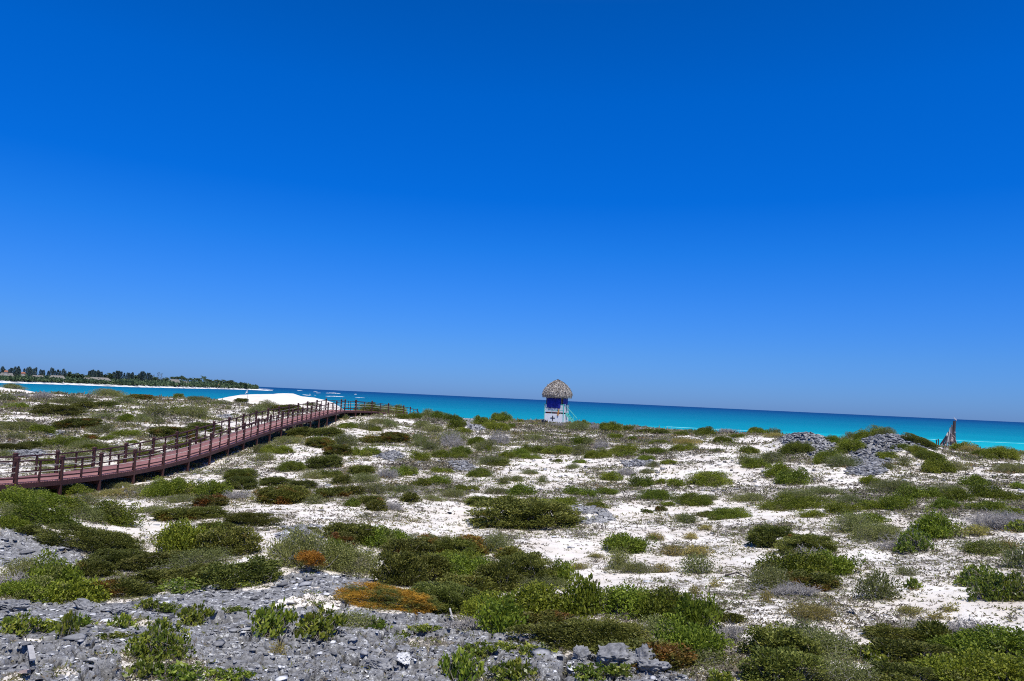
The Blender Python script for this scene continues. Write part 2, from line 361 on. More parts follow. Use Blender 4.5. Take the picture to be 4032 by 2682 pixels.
# ------------------------------------------------------------------ plants
BR = simple('bark', (.16, .135, .11), (.30, .27, .24), 20, .9, .1, .2)
BRG = simple('grey_dead_wood', (.22, .20, .185), (.44, .41, .375), 20, .9, .1, .2)
MK = {
 'J': leafmat('cushion_leaf', [(.038, .048, .008), (.110, .124, .018), (.24, .24, .05)], ((.14, .055, .008), (.26, .12, .02)), pamt=.66),
 'A': leafmat('cushion_leaf_rust', [(.045, .055, .009), (.120, .130, .020), (.24, .235, .045)], ((.14, .062, .012), (.29, .14, .028)), pamt=.53),
 'G': leafmat('green_leaf', [(.048, .068, .005), (.130, .170, .013), (.27, .30, .03)], ((.12, .13, .035), (.22, .21, .07)), pamt=.58),
 'W': leafmat('wispy_leaf', [(.085, .095, .022), (.17, .185, .050), (.29, .30, .10)], ((.17, .15, .09), (.27, .24, .15)), pamt=.60),
 'O': leafmat('orange_vine', [(.16, .075, .010), (.36, .165, .016), (.54, .27, .03)], ((.08, .09, .015), (.15, .16, .03)), pamt=.475),
 'Y': leafmat('yellow_herb', [(.14, .13, .035), (.32, .28, .07), (.48, .38, .11)], None),
 'L': leafmat('leafy_leaf', [(.050, .080, .006), (.15, .20, .015), (.34, .36, .05)], ((.14, .16, .02), (.26, .22, .03)), spec=.45, rough=.4, pamt=.64),
}
def unit(v): return v/np.maximum(np.linalg.norm(v, axis=1, keepdims=True), 1e-6)
def quads(P, A, B, Lh, Wh):
    """rhombic leaves: base point, axis, side, length, width"""
    Lh = np.broadcast_to(np.asarray(Lh, float), (len(P),))[:, None]; Wh = np.broadcast_to(np.asarray(Wh, float), (len(P),))[:, None]
    V = np.stack([P, P+A*Lh*.5+B*Wh*.5, P+A*Lh, P+A*Lh*.5-B*Wh*.5], 1).reshape(-1, 3)
    return V, np.arange(len(V)).reshape(-1, 4)
def prisms(a, b, ra, rb):
    d = unit(b-a); ref = np.tile([[.3, .2, .93]], (len(a), 1)); s = unit(np.cross(d, ref)); t = np.cross(d, s)
    ra = np.broadcast_to(ra, (len(a),))[:, None]; rb = np.broadcast_to(rb, (len(a),))[:, None]
    vs = []
    for p, r in ((a, ra), (b, rb)):
        for k in range(3):
            an = 2*math.pi*k/3; vs.append(p+(s*math.cos(an)+t*math.sin(an))*r)
    V = np.stack(vs, 1).reshape(-1, 3); o = np.arange(len(a))[:, None]*6
    Fq = np.concatenate([o+np.array([[0, 1, 4, 3]]), o+np.array([[1, 2, 5, 4]]), o+np.array([[2, 0, 3, 5]])])
    return V, Fq
SIZES = [.3, .6, 1.1, 2.0, 3.4, 5.5]
_cache = {}
def proto(kind, wbin, lod, var):
    """foliage mesh and stem mesh of one shrub, wbin wide and .4 wbin high, leaves of lod size"""
    key = (kind, wbin, lod, var)
    if key in _cache: return _cache[key]
    g = np.random.default_rng(abs(hash(('a', wbin, lod, var, ord(kind)))) % 2**31 if False else int(ord(kind)*7919+wbin*1000+lod*10007+var*31))
    w = SIZES[wbin]; hw = w/2; h = .4*w
    P0 = {'J': (.042, .028, 4.2), 'A': (.042, .028, 4.2), 'G': (.046, .026, 3.6), 'W': (.036, .017, 1.7), 'O': (.07, .012, 4.2), 'Y': (.035, .016, 1.3), 'L': (.050, .028, 1.9), 'T': (.05, .01, 0)}[kind]
    ls = max(1.0, (1.35**lod)*.0135*2/ P0[0]*.5) if lod > 0 else 1.0
    Ll, Wl = P0[0]*ls, P0[1]*ls
    # clump centres through the dome
    cs = {'J': .115, 'A': .115, 'G': .14, 'W': .15, 'O': .16, 'Y': .12, 'L': .10, 'T': .15}[kind]*max(w, .5)**.55*1.05
    cs = min(cs, w*.3)
    nc = int(np.clip(5.6*(hw/cs)**2, 6, 520 if kind != 'L' else 300))
    th = g.uniform(0, 2*math.pi, nc); edge = .88+(.45 if kind in 'JA' else .9)*(vnoise(np.cos(th)*2.0+var*9, np.sin(th)*2.0+wbin, 7)-.5)
    rad = np.sqrt(g.uniform(0, 1, nc)); shell = np.where(g.uniform(0, 1, nc) < .75, 1.0, g.uniform(.3, .9, nc))
    pw = {'J': 3.2, 'A': 3.0, 'G': 2.4, 'W': 2.0, 'O': 2.6, 'Y': 2, 'L': 1.6, 'T': 2}[kind]
    top = (1-rad**pw)**(1/pw)
    side = g.uniform(0, 1, nc) < {'J': .34, 'A': .34, 'G': .26, 'O': .3}.get(kind, .1)
    rad = np.where(side, g.uniform(.78, 1, nc), rad); top = np.where(side, g.uniform(.05, .8, nc)*(1-rad*.35), top)
    la_ = .3 if kind in 'JAO' else .75
    lump = 1-la_*.55+la_*vnoise(rad*np.cos(th)*2.3+var*5, rad*np.sin(th)*2.3, 13+var)
    cz = h*np.clip(top*lump*shell, .06, 1.2)*.88
    nl = {'J': 3, 'A': 3, 'O': 2}.get(kind, 5); ld = g.uniform(.12, .34 if kind in 'JAO' else .55, nl)*hw; la = g.uniform(0, 6.283, nl); ld[0] *= .3
    lr = (hw-ld)*g.uniform(.86, 1.05, nl); lh = g.uniform(.75 if kind in 'JAO' else .5, 1.0, nl); lh[0] = 1
    li_ = g.choice(nl, nc, p=lr**2/np.sum(lr**2))
    cx = ld[li_]*np.cos(la[li_])+rad*edge*np.cos(th)*lr[li_]; cy = ld[li_]*np.sin(la[li_])+rad*edge*np.sin(th)*lr[li_]; cz = cz*lh[li_]
    cc = np.stack([cx, cy, cz], 1)
    if kind in 'JA': cc[:, 2] = cc[:, 2]+g.uniform(-.3, .3, nc)*cs
    fol = None
    if kind != 'T':
        area = math.pi*hw*hw*1.5; cap = 34000 if kind in 'JAGO' else 16000; need = P0[2]*area/(Ll*Wl*.5)
        if need > cap: q_ = min(1.75, math.sqrt(need/cap)); Ll *= q_; Wl *= q_; need /= q_*q_
        N_ = int(np.clip(need, 90, cap*1.3))
        if kind == 'L':
            per = 11; tips = cc[g.integers(0, nc, max(8, N_//per))]; tips = tips+g.normal(0, .6, tips.shape)*cs*np.array([1, 1, .5])
            tips[:, 2] = np.maximum(tips[:, 2], .03)
            Pp = np.repeat(tips, per, 0)+g.normal(0, .012*ls, (len(tips)*per, 3)); Aa = unit(g.normal(0, 1, Pp.shape)+np.array([0, 0, 1.1]))
            rn = np.clip(np.repeat(g.uniform(.1, .9, len(tips)), per)+g.normal(0, .22, len(Pp)), 0, 1)
        else:
            ci_ = g.integers(0, nc, N_); off = unit(g.normal(0, 1, (N_, 3)))*(g.uniform(.25, 1, (N_, 1))**.5)
            if kind in 'JA':
                off[:, 2] = off[:, 2]*.5; Aa = unit(off*np.array([1, 1, .6])+g.normal(0, .5, (N_, 3))+np.array([0, 0, .35])+unit(cc+1e-4)[ci_]*.5)
            elif kind == 'G': Aa = unit(off*.8+g.normal(0, .6, (N_, 3))+np.array([0, 0, .55]))
            elif kind == 'W': Aa = unit(off+g.normal(0, .6, (N_, 3))+np.array([0, 0, .7])); off = off*1.2
            elif kind == 'O': Aa = unit(g.normal(0, 1, (N_, 3))*np.array([1, 1, .5])); off[:, 2] *= .5
            else: Aa = unit(off+g.normal(0, .6, (N_, 3))+np.array([0, 0, .6]))
            Pp = cc[ci_]+off*cs*g.uniform(.8, 1.25, (nc, 1))[ci_]
            crn = g.uniform(0, 1, nc)[ci_]; rn = np.clip(crn*.5+g.uniform(0, .6, N_), 0, 1)
        Pp[:, 2] = np.maximum(Pp[:, 2], .01)
        Bb = unit(np.cross(Aa, g.normal(0, 1, Aa.shape)))
        if kind in 'JA': Bb = unit(np.cross(Aa, np.array([[0, 0, 1.]])+g.normal(0, .5, Aa.shape)))
        sc_ = g.uniform(.65, 1.25, len(Pp))
        V, Fq = quads(Pp, Aa, Bb, Ll*sc_, Wl*sc_)
        fol = mesh_np('foliage', V, Fq, 4, attrs={'rnd': ('FACE', rn)})
    # stems: from a few root points out to the clumps, with side twigs
    sr = max(.004, .0045*ls)*{'T': 1.3, 'W': 1.05}.get(kind, 1)
    nsx = {'T': 3.2, 'W': .8, 'L': 1.3}.get(kind, .7)
    ns = int(min(nc*nsx, 260 if kind == 'T' else 150)); si = g.integers(0, nc, ns)
    tip = cc[si]+g.normal(0, .5, (ns, 3))*cs*np.array([1, 1, .6]); root = tip*np.array([.35, .35, 0])+g.normal(0, .08, (ns, 3))*w*np.array([1, 1, 0])
    mid = (tip*.5+root*.5)+g.normal(0, .06, (ns, 3))*w; mid[:, 2] = np.abs(mid[:, 2]); tip[:, 2] = np.abs(tip[:, 2])+.02
    seg = [(root-np.array([0, 0, .02]), mid, sr*1.6, sr*1.1), (mid, tip, sr*1.1, sr*.5)]
    if kind in 'TW':
        for q in range(4 if kind == 'T' else 2):
            t_ = g.uniform(.2, 1, (ns, 1)); s0 = mid*(1-t_)+tip*t_; e0 = s0+unit(g.normal(0, 1, (ns, 3))+np.array([0, 0, .5]))*cs*g.uniform(.5, 1.1, (ns, 1)); e0[:, 2] = np.abs(e0[:, 2])
            seg.append((s0, e0, sr*.7, sr*.35))
    Vs, Fs, o = [], [], 0
    for a_, b_, ra, rb in seg:
        v_, f_ = prisms(a_, b_, ra, rb); Vs.append(v_); Fs.append(f_+o); o += len(v_)
    stm = mesh_np('stems', np.concatenate(Vs), np.concatenate(Fs), 4)
    if kind != 'T': fol.materials.append(MK[kind])
    stm.materials.append(BRG if kind in 'TW' else BR)
    _cache[key] = (fol, stm); return _cache[key]

KN = {'J': ('cushion_shrub', 'dark olive cushion shrub', 'cushion shrubs on the dunes'), 'A': ('cushion_shrub', 'rust-tinged dark cushion shrub', 'cushion shrubs on the dunes'),
      'G': ('green_shrub', 'bright green leafy shrub', 'green shrubs on the dunes'), 'W': ('wispy_shrub', 'thin grey-green wispy shrub', 'wispy shrubs on the dunes'),
      'T': ('dead_shrub', 'bare grey twiggy dead shrub', 'dead shrubs on the dunes'), 'O': ('vine_covered_shrub', 'orange vine-covered shrub', 'orange shrubs on the dunes'),
      'Y': ('dry_herb', 'low yellowish dry herb clump', 'dry herb clumps on the sand'), 'L': ('leafy_shrub', 'sparse shrub with large fresh green leaves', 'leafy shrubs on the rock')}
ZT = {1: (0, 1400, .42409), 2: (1000, 1400, .42409), 3: (2000, 1400, .42409), 4: (3000, 1400, .43766), 5: (0, 2000, .43497), 6: (1000, 2000, .43497), 7: (2000, 2000, .43497), 8: (3000, 2000, .43766)}
PL = """
1 J 375 710 445 560|dark flat-topped cushion shrub in the sand left of the lagoon view
1 J 680 860 425 510
1 J 850 1050 420 490
1 W 540 820 400 455
1 W 0 130 355 425
1 G 80 260 440 490
1 T 150 300 340 395
1 T 280 470 320 405|tangled heap of grey dead branches on the crest below the lagoon
1 W 40 200 278 312
1 W 480 580 335 360
1 W 880 1140 330 382
1 A 1190 1400 360 412|rust-topped cushion shrub breaking the crest line below the lagoon
1 W 1360 1560 440 565
1 G 1570 1730 420 555
1 W 1700 1940 470 585
1 W 1090 1240 380 450
1 G 1110 1245 520 620
1 W 1240 1380 545 625
1 W 860 1060 535 590
1 W 1410 1520 570 640
1 G 1620 1710 352 400
1 W 1700 1900 375 425
1 W 1980 2150 418 458
1 J 2180 2300 402 440|small green cushion at the foot of the bare white dune beside the flagpole
1 W 2290 2450 430 560
1 A 520 880 570 690|wide rust-brown cushion shrub in the hollow left of the boardwalk
1 W 0 330 610 705
1 J 60 300 620 690
1 G 270 470 630 725
1 W 860 1080 640 730
1 A 1440 1810 650 775|large rusty mound just behind the boardwalk railing
1 J 1740 2060 618 705
1 A 760 885 730 782
1 G 1080 1300 700 752
1 G 950 1060 740 785
1 G 400 720 735 850|big dark green shrub in the middle of the far left hollow
1 J 0 220 800 880
1 J 180 380 790 870
1 W 700 960 780 872
1 G 800 1000 820 880
1 W 0 95 890 950
1 G 1195 1265 785 822
1 W 80 200 720 780
1 G 360 560 960 1020
1 W 560 880 930 1000
1 G 640 900 1030 1090
1 W 340 540 1040 1100
1 A 1100 1290 950 1050
1 W 1050 1230 830 900
1 G 1550 1760 790 880
1 G 1300 1500 880 960
1 A 1760 1900 750 810
1 W 1330 1520 790 850
1 G 470 570 1160 1290|upright green shrub pushing up against the boardwalk's near beam
1 Y 1220 1370 1115 1175|bright yellow-green herb clump in the boardwalk's shadow edge
1 G 560 800 1200 1310
1 W 640 900 1290 1400
1 G 0 330 1290 1440
1 G 200 560 1270 1390
1 G 480 800 1330 1470
1 G 850 1160 1370 1565
1 W 620 900 1400 1540
1 G 280 660 1430 1600
1 W 0 300 1400 1520
1 G 0 260 1460 1600
1 Y 900 1100 1262 1310
1 Y 1060 1200 1220 1260
1 W 1000 1200 1190 1240
1 G 1320 1690 1130 1320|broad fresh green shrub on the near side of the boardwalk
1 G 1640 1900 1160 1300
1 G 1850 2100 1150 1325
1 W 1560 1780 1290 1370
1 A 1790 2050 1295 1410|round rust-red shrub below the boardwalk's near green shrubs
1 A 1490 1810 1405 1540
1 J 1750 2080 1390 1520
1 W 1300 1520 1390 1470
1 J 2080 2380 1040 1150
1 J 2110 2400 1110 1250
1 T 2080 2330 1240 1345
1 Y 1760 1860 1000 1040
2 W 20 220 415 520
2 A 160 290 455 522
2 J 200 430 450 535
2 G 330 420 465 510
2 W 480 600 440 480
2 G 920 1040 480 555
2 G 950 1180 432 548|tall bushy shrub right beside the boardwalk's far corner
2 W 1110 1300 430 535
2 G 1230 1420 450 540
2 W 1060 1130 420 470
2 G 1450 1570 505 595
2 W 1555 1700 500 570
2 G 1620 1820 515 590
2 G 1760 1900 545 610
2 J 320 560 660 760
2 J 500 820 665 755|long dark cushion shrub at the foot of the boardwalk's far posts
2 J 600 770 690 745
2 A 475 750 750 865|rust-spotted dark cushion, upper of the pair right of the boardwalk
2 A 635 905 818 932|rust-spotted dark cushion, lower of the pair right of the boardwalk
2 W 740 960 720 845
2 G 880 1010 860 930
2 G 1000 1150 850 935
2 A 985 1240 740 820
2 A 1180 1455 700 815|long rust-red cushion shrub on the slope left of the thatched tower
2 W 1450 1580 730 800
2 G 115 345 828 922|round green shrub on clean sand right of the boardwalk posts
2 W 0 115 820 905
2 W 150 420 770 830
2 W 30 180 900 980
2 Y 380 470 735 780
2 G 770 960 625 680
2 G 1080 1190 660 705
2 W 960 1180 620 695
2 W 1180 1320 600 672
2 G 1310 1430 540 590
2 W 1080 1310 580 640
2 W 760 880 545 590
2 W 1500 1640 600 680
2 G 1500 1570 610 650
2 G 1790 1960 595 685
2 W 1560 1760 640 720
2 G 1890 2010 665 720
2 G 2020 2180 535 640
2 G 2140 2370 610 705
2 G 2200 2400 525 620
2 T 1710 1950 690 860|tall open shrub with bare grey stems mid-slope left of the tower
2 W 1720 1940 700 800
2 T 2170 2400 680 830
2 W 1490 1650 760 850
2 G 1650 1930 868 960|flat yellow-green shrub in the middle of the slope
2 G 1830 2020 840 930
2 W 1550 1730 800 885
2 G 1460 1630 900 980
2 G 1990 2160 750 835
2 W 2050 2300 790 890
2 G 2130 2200 840 890
2 G 2280 2400 860 960
2 J 490 820 925 1055|dark rounded cushion shrub standing above the rusty cushions
2 W 250 480 980 1070
2 G 240 460 975 1085
2 W 430 640 1060 1150
2 G 600 800 1060 1140
2 J 880 1130 1010 1110
2 T 1100 1360 1020 1150
2 G 1370 1510 990 1115
2 G 1230 1370 1030 1130
2 W 900 1180 1090 1190
2 G 1670 1840 1040 1090
2 G 1980 2225 1045 1130
2 W 2060 2358 930 1020
2 G 2180 2358 960 1030
2 G 1480 1640 1140 1220
2 G 1600 1815 1120 1200
2 J 60 330 1120 1215
2 A 0 520 1185 1385|largest dark cushion shrub with a rust-orange crown in the left middle
2 J 300 560 1150 1240
2 A 560 840 1210 1330
2 J 730 890 1100 1200
2 A 860 1010 1200 1300
2 W 1000 1220 1180 1290
2 W 480 640 1290 1380
2 J 940 1225 1290 1385
2 A 1050 1210 1330 1450|small orange-rust shrub beside a dark cushion at the centre left
2 G 850 960 1330 1410
2 J 1385 1535 1270 1365
2 T 1190 1380 1350 1450
2 W 1740 1960 1240 1325
2 W 1560 1760 1290 1350
2 J 2010 2295 1305 1405|low dark lens-shaped cushion on bare sand at the centre
2 W 1200 1330 1210 1262
2 W 1320 1450 1200 1272
2 G 1900 2080 1200 1260
2 W 2140 2358 1220 1290
2 W 2260 2358 1080 1200
3 T 380 540 628 662|dark dead shrub in front of the white tower base
3 W 560 770 610 700
3 G 600 760 605 680
3 T 740 880 630 690
3 G 850 1060 612 705|bushy green shrub on the skyline right of the thatched tower
3 G 1050 1190 655 700
3 T 1170 1270 660 705
3 J 1200 1360 680 722
3 J 1330 1495 682 732
3 G 1530 1660 695 745
3 W 1640 1750 690 735
3 G 1730 1930 665 745
3 T 1930 2130 668 725
3 G 2225 2370 662 735
3 G 2060 2170 730 765
3 G 0 65 618 672
3 W -20 50 550 600
3 G 80 140 592 620
3 Y 250 300 600 635
3 W 160 345 725 790
3 G 595 735 745 830
3 T 790 960 765 870|dark leafless shrub midway between the tower and the camera
3 W 700 800 740 830
3 G 930 1045 720 772
3 G 1130 1200 750 788
3 G 1335 1465 782 822
3 Y 1530 1760 760 830|yellowing shrub on the crest of the dune left of the grey stone mounds
3 G 1515 1725 820 895
3 G 1900 2075 750 812
3 G 0 190 860 950
3 G 130 360 830 915
3 G 330 610 835 925
3 W 600 760 840 935
3 G 715 925 870 962
3 W 760 960 880 940
3 G 960 1250 825 910
3 G 1000 1170 890 945
3 G 1230 1465 860 922
3 G 1215 1345 928 978
3 G 90 280 905 965
3 G 415 495 962 990
3 G 615 720 962 1002
3 W 555 665 1000 1052
3 G 1420 1565 968 1012
3 W 1290 1400 990 1040
3 W 1880 2000 860 900
3 G 2165 2320 845 912
3 W 2140 2300 925 1020
3 G 2200 2370 950 1050
3 G 880 1060 1080 1170
3 T 1020 1200 1040 1125
3 G 1160 1340 1110 1222
3 G 1355 1460 1145 1195
3 G 1490 1615 1150 1225
3 G 1640 2000 1080 1218|lone dense green shrub on open sand right of centre
3 W 280 375 1120 1182
3 W 120 290 1060 1105
3 W 0 145 1110 1172
3 W 1220 1360 1050 1100
3 G 0 250 1198 1302
3 G 555 795 1222 1302
3 G 805 1005 1228 1292
3 G 215 680 1262 1400|long bright green mat shrub above the dark mound at the centre
3 G 1270 1570 1245 1345
3 G 1540 1880 1275 1400
3 G 740 940 1350 1412
3 J 1245 1345 1422 1465
3 J 1375 1465 1392 1448
3 G 1430 1540 1360 1400
3 W 1560 1725 1465 1560
3 G 1750 1960 1440 1500
3 G 1890 2215 1405 1522
3 W 2100 2358 1270 1360
3 W 1780 1940 1290 1350
4 G 0 70 650 702
4 W 60 160 655 700
4 Y 20 185 690 745
4 G 790 860 640 700
4 G 860 1070 628 740|tall green shrub on the skyline between the two grey stone mounds
4 W 1040 1205 640 700
4 W 730 860 690 730
4 J 1310 1535 720 805|round olive shrub on the skyline right of the second stone mound
4 G 1740 1880 775 860
4 Y 1800 1950 790 870
4 G 1930 2090 840 905
4 G 2040 2270 820 945|green shrub on the far right crest below the pale surf line
4 T 2070 2220 810 870
4 W 2255 2370 850 900
4 G 190 445 785 900
4 G 50 250 950 1100
4 G 150 375 990 1165|dense green shrub below the left stone mound
4 W 0 180 860 970
4 G 0 65 900 1010
4 G 590 760 720 805
4 G 690 910 755 885
4 G 510 730 830 975
4 W 600 820 890 1010
4 G 1190 1330 765 850
4 G 1310 1490 815 905
4 G 1050 1190 870 935
4 G 1400 1620 855 965
4 G 1480 1670 940 1062|round green shrub at the right foot of the second stone mound
4 W 1090 1190 960 1025
4 W 1230 1330 920 1000
4 G 1820 2000 1080 1180
4 G 1940 2125 1140 1285
4 G 905 1045 1080 1165
4 W 1040 1360 1120 1240
4 G 1310 1560 1170 1290
4 W 1540 1800 1150 1250
4 G 1660 1850 1200 1315
4 G 90 560 1290 1392
4 W 160 450 1190 1290
4 W 440 710 1180 1265
4 G 370 560 1385 1462
4 G 600 840 1320 1430
4 W 690 880 1250 1330
4 G 860 1085 1300 1392
4 G 1110 1320 1255 1395
4 G 1530 1730 1280 1385
4 G 2180 2358 1225 1310
4 G 1920 2140 1305 1400
4 G 2140 2350 1360 1450
4 T 1930 2358 1400 1540
4 G 2280 2400 1140 1210
4 W 1680 1840 960 1040
4 W 1600 1700 1000 1060
4 W 2100 2358 1000 1060
5 J 205 365 170 250|small dark cushion alone on the grey rock slope at the left edge
5 J 500 1095 190 430|big dark domed cushion shrub beside the left rock slope
5 G 1500 1900 140 430|upright green half of the twin shrub left of the small orange shrub
5 J 1860 2270 195 445|dark cushion half of the twin shrub left of the small orange shrub
5 A 1800 2060 130 210
5 J 2060 2460 95 170
5 W 0 360 480 700
5 G 320 660 490 780
5 J 700 980 480 640
5 J 770 1270 425 570
5 J 1200 1640 410 570
5 W 1550 2010 440 570
5 J 1550 2080 510 700
5 J 1950 2480 490 720|wide flat olive cushion on the edge of the grey rock
5 J 1180 1580 560 730
5 A 830 1300 640 825|rust-tinted end of the shrub belt where it meets the rock
5 G 0 360 650 840
5 G 640 920 680 850
5 T 1200 1360 665 748
5 T 0 260 600 760
5 G 420 660 700 850
5 L 40 260 950 1150
5 L 300 545 1000 1130
5 L 545 650 990 1180
5 L 660 785 965 1080
5 L 1270 1420 820 910
5 L 1400 1580 820 915
5 L 1640 1870 830 1045
5 L 1880 2015 900 985
5 L 1250 1710 1010 1400|large loose leafy shrub sprawling over the foreground rock
5 L 930 1165 1120 1215
5 L 1030 1170 980 1100
5 L 2060 2240 875 925
5 L 1450 1900 650 750
5 L 2080 2299 650 725
5 L 1200 1420 1400 1568
5 L 1400 1800 1400 1600|leafy shrub on the white sand patch at the bottom edge
5 L 1940 2240 1440 1600
5 L 930 990 1480 1570
6 J 265 575 110 220|small dark cushion above the black boulders
6 O 395 595 478 600|small umbrella-shaped orange shrub on a short stem
6 J 200 420 335 460
6 J 660 960 150 300
6 J 860 1220 160 350
6 A 680 900 230 350
6 W 200 640 230 560
6 G 600 900 330 560
6 W 560 1150 340 605
6 G 1000 1320 200 380
6 W 1150 1450 210 330
6 J 1130 1520 430 720
6 J 1200 1580 300 480
6 A 1450 1850 260 430
6 A 1800 2110 265 450
6 W 2050 2300 250 420
6 G 1560 2010 400 580
6 J 1350 1760 440 690
6 G 1650 2110 470 680
6 J 1730 2200 615 830
6 J 1420 2035 700 965|smooth olive cushion just behind the orange vine patch
6 J 2040 2360 500 780
6 A 2200 2420 360 470
6 O 960 1650 775 942|big vivid orange vine patch over a low cushion, the brightest orange
6 L 0 300 880 1200
6 L 230 570 900 1160
6 L 440 765 930 1200|dense clump of fresh leaves at the head of the cracked foreground rock
6 L 515 650 820 905
6 W 750 1060 970 1090
6 L 1000 1170 980 1095
6 L 1220 1450 975 1085
6 L 1440 1670 1050 1115
6 G 1950 2320 790 1000
6 G 2050 2400 900 1180
6 T 1760 2060 1000 1120
6 L 1700 2010 1230 1560|leafy shrub spreading over the right end of the cracked rock
6 L 1900 2160 1230 1400
6 L 2100 2360 1220 1330
6 L 2150 2430 1420 1600
6 Y 170 280 1225 1305
7 J -300 620 -125 205|broad dark mound with a rusty left edge at the centre
7 G 905 1275 252 420|glossy dark green shrub alone on the pebbly white sand
7 Y 1400 1610 350 445
7 Y 1600 1820 350 450
7 W 880 1070 410 570
7 W 990 1290 500 600
7 Y 1290 1500 510 590
7 Y 550 740 500 560
7 W 1620 1850 460 600
7 Y 1600 1710 225 290
7 Y 1740 1850 150 210
7 W 1520 1690 50 145
7 Y 1250 1400 235 305
7 Y 1810 1920 660 725
7 Y 1640 1740 725 790
7 Y 730 880 410 450
7 J -100 420 420 720
7 G 380 580 530 710
7 W 160 500 620 740
7 G 540 860 650 990
7 G 0 560 730 1010
7 A -60 500 1000 1130
7 G 800 1300 740 1000
7 G 1180 1640 760 1060
7 G 1540 1830 850 1140
7 J 1570 1900 840 960
7 J 1880 2130 965 1040
7 J 480 1230 1030 1330|huge low olive cushion above the jagged grey rock at the bottom
7 A 900 1620 1180 1500|right end of the huge olive cushion, tinted rust, beside a sand hollow
7 J 70 720 1080 1290
7 G 1400 1960 1060 1400
7 W 1250 1500 1020 1180
7 T 1900 2130 1060 1260
7 L 0 370 1190 1400
7 L 620 930 1410 1590
7 L 920 1140 1450 1570
7 L -40 190 1430 1600
7 L 1790 2010 1460 1600
7 W 1500 1900 1370 1440
8 J -40 260 170 365|dark cushion, left one of the joined pair on the right-hand sand
8 J 175 625 245 430|dark cushion, right one of the joined pair on the right-hand sand
8 T 300 520 360 490|pale arched dead branches behind the green shrub pair at right
8 G 0 450 420 655
8 G 440 825 412 612
8 W -60 300 560 760
8 A 290 640 580 745
8 T 90 520 680 800
8 W 680 1000 70 235
8 G 820 1090 60 140
8 W 900 1260 150 320
8 G 900 1180 160 260
8 T 1120 1450 200 400
8 L 1260 1510 190 420|yellow-green big-leaved shrub at the edge of a grey thicket
8 G 1420 1760 60 285|bushy green shrub right of the yellow-green big-leaved one
8 T 1900 2358 20 210
8 L 2230 2358 110 225
8 Y 1860 2030 165 265
8 W 1870 2140 290 425
8 G 1900 2120 310 420
8 Y 2100 2300 300 380
8 L 1830 2110 500 720
8 L 1940 2230 560 850|wide loose green shrub by the right edge of the photo
8 L 2120 2420 580 840
8 W 2230 2420 390 560
8 L 1325 1415 655 745
8 W 1240 1380 540 610
8 Y 250 600 870 1030|yellow-brown herb mat on the clean sand above the bottom shrub belt
8 W 900 1170 640 850
8 Y 1250 1430 880 965
8 Y 1640 1740 885 945
8 Y 0 100 765 855
8 Y 1490 1640 960 1020
8 W 250 520 1050 1210
8 J -60 450 1090 1420|tall dark cushion left of the thin grey thicket at the bottom
8 W 350 900 1140 1360
8 J 1000 1400 1130 1225
8 T 1220 1460 1075 1180
8 J 1430 1660 1045 1230
8 T 1640 2120 1060 1190
8 L 840 1160 1230 1420|bright green leafy clump in the dark bottom right belt
8 J 1000 1570 1210 1420
8 G 1550 1920 1150 1350
8 G 1880 2420 1120 1420
8 J 1030 1470 1400 1600
8 G 1450 1960 1330 1620
8 G 1880 2420 1350 1650
8 J -100 470 1300 1640
8 W 480 920 1350 1600
8 A 1060 1340 1500 1620
"""
shr = []
for i, ln in enumerate(PL.strip().split('\n')):
    a, _, lab = ln.partition('|'); z, k, x0, x1, yt, yb = a.split(); ox, oy, s = ZT[int(z)]
    shr.append([k, ox+s*float(x0), ox+s*float(x1), oy+s*float(yt), oy+s*float(yb), lab])
PLANTS = []      # kind, x, y, width, depth, height, label, distance, photo position
for i, (k, x0, x1, yt, yb, lab) in enumerate(shr):
    D0, az = hit((x0+x1)/2, yb)
    if i > 100 and 1370 < (x0+x1)/2 < 1612 and yb < 1636 and D0 > 70: D0 = 77.5
    w = (x1-x0)*D0/F*(1.28 if D0 < 26 and k not in 'OY' else 1.2)
    D, gh = D0+.36*w, 0
    az2, s = ray((x0+x1)/2, yt)
    best = None
    for dep in (.9, .75, .6, .45):
        D = D0+.42*w*dep; x, y = D*math.sin(az), D*math.cos(az); gh = gz(x, y); h = CAMZ+s*D-gh
        if h > .24*w or dep == .45: break
    h = min(max(h, .2*w, .08), (1.3 if D < 24 and k != 'O' else 1)*{'J': .34, 'A': .34, 'G': .34, 'W': .36, 'O': .36, 'Y': .4, 'L': .48, 'T': .5}[k]*w+.12)
    PLANTS.append([k, x, y, w, w*dep, h*((.97 if k in 'LTY' else .94)+(.14 if D < 24 else 0)), lab, D, (x0+x1)/2, (yt+yb)/2])

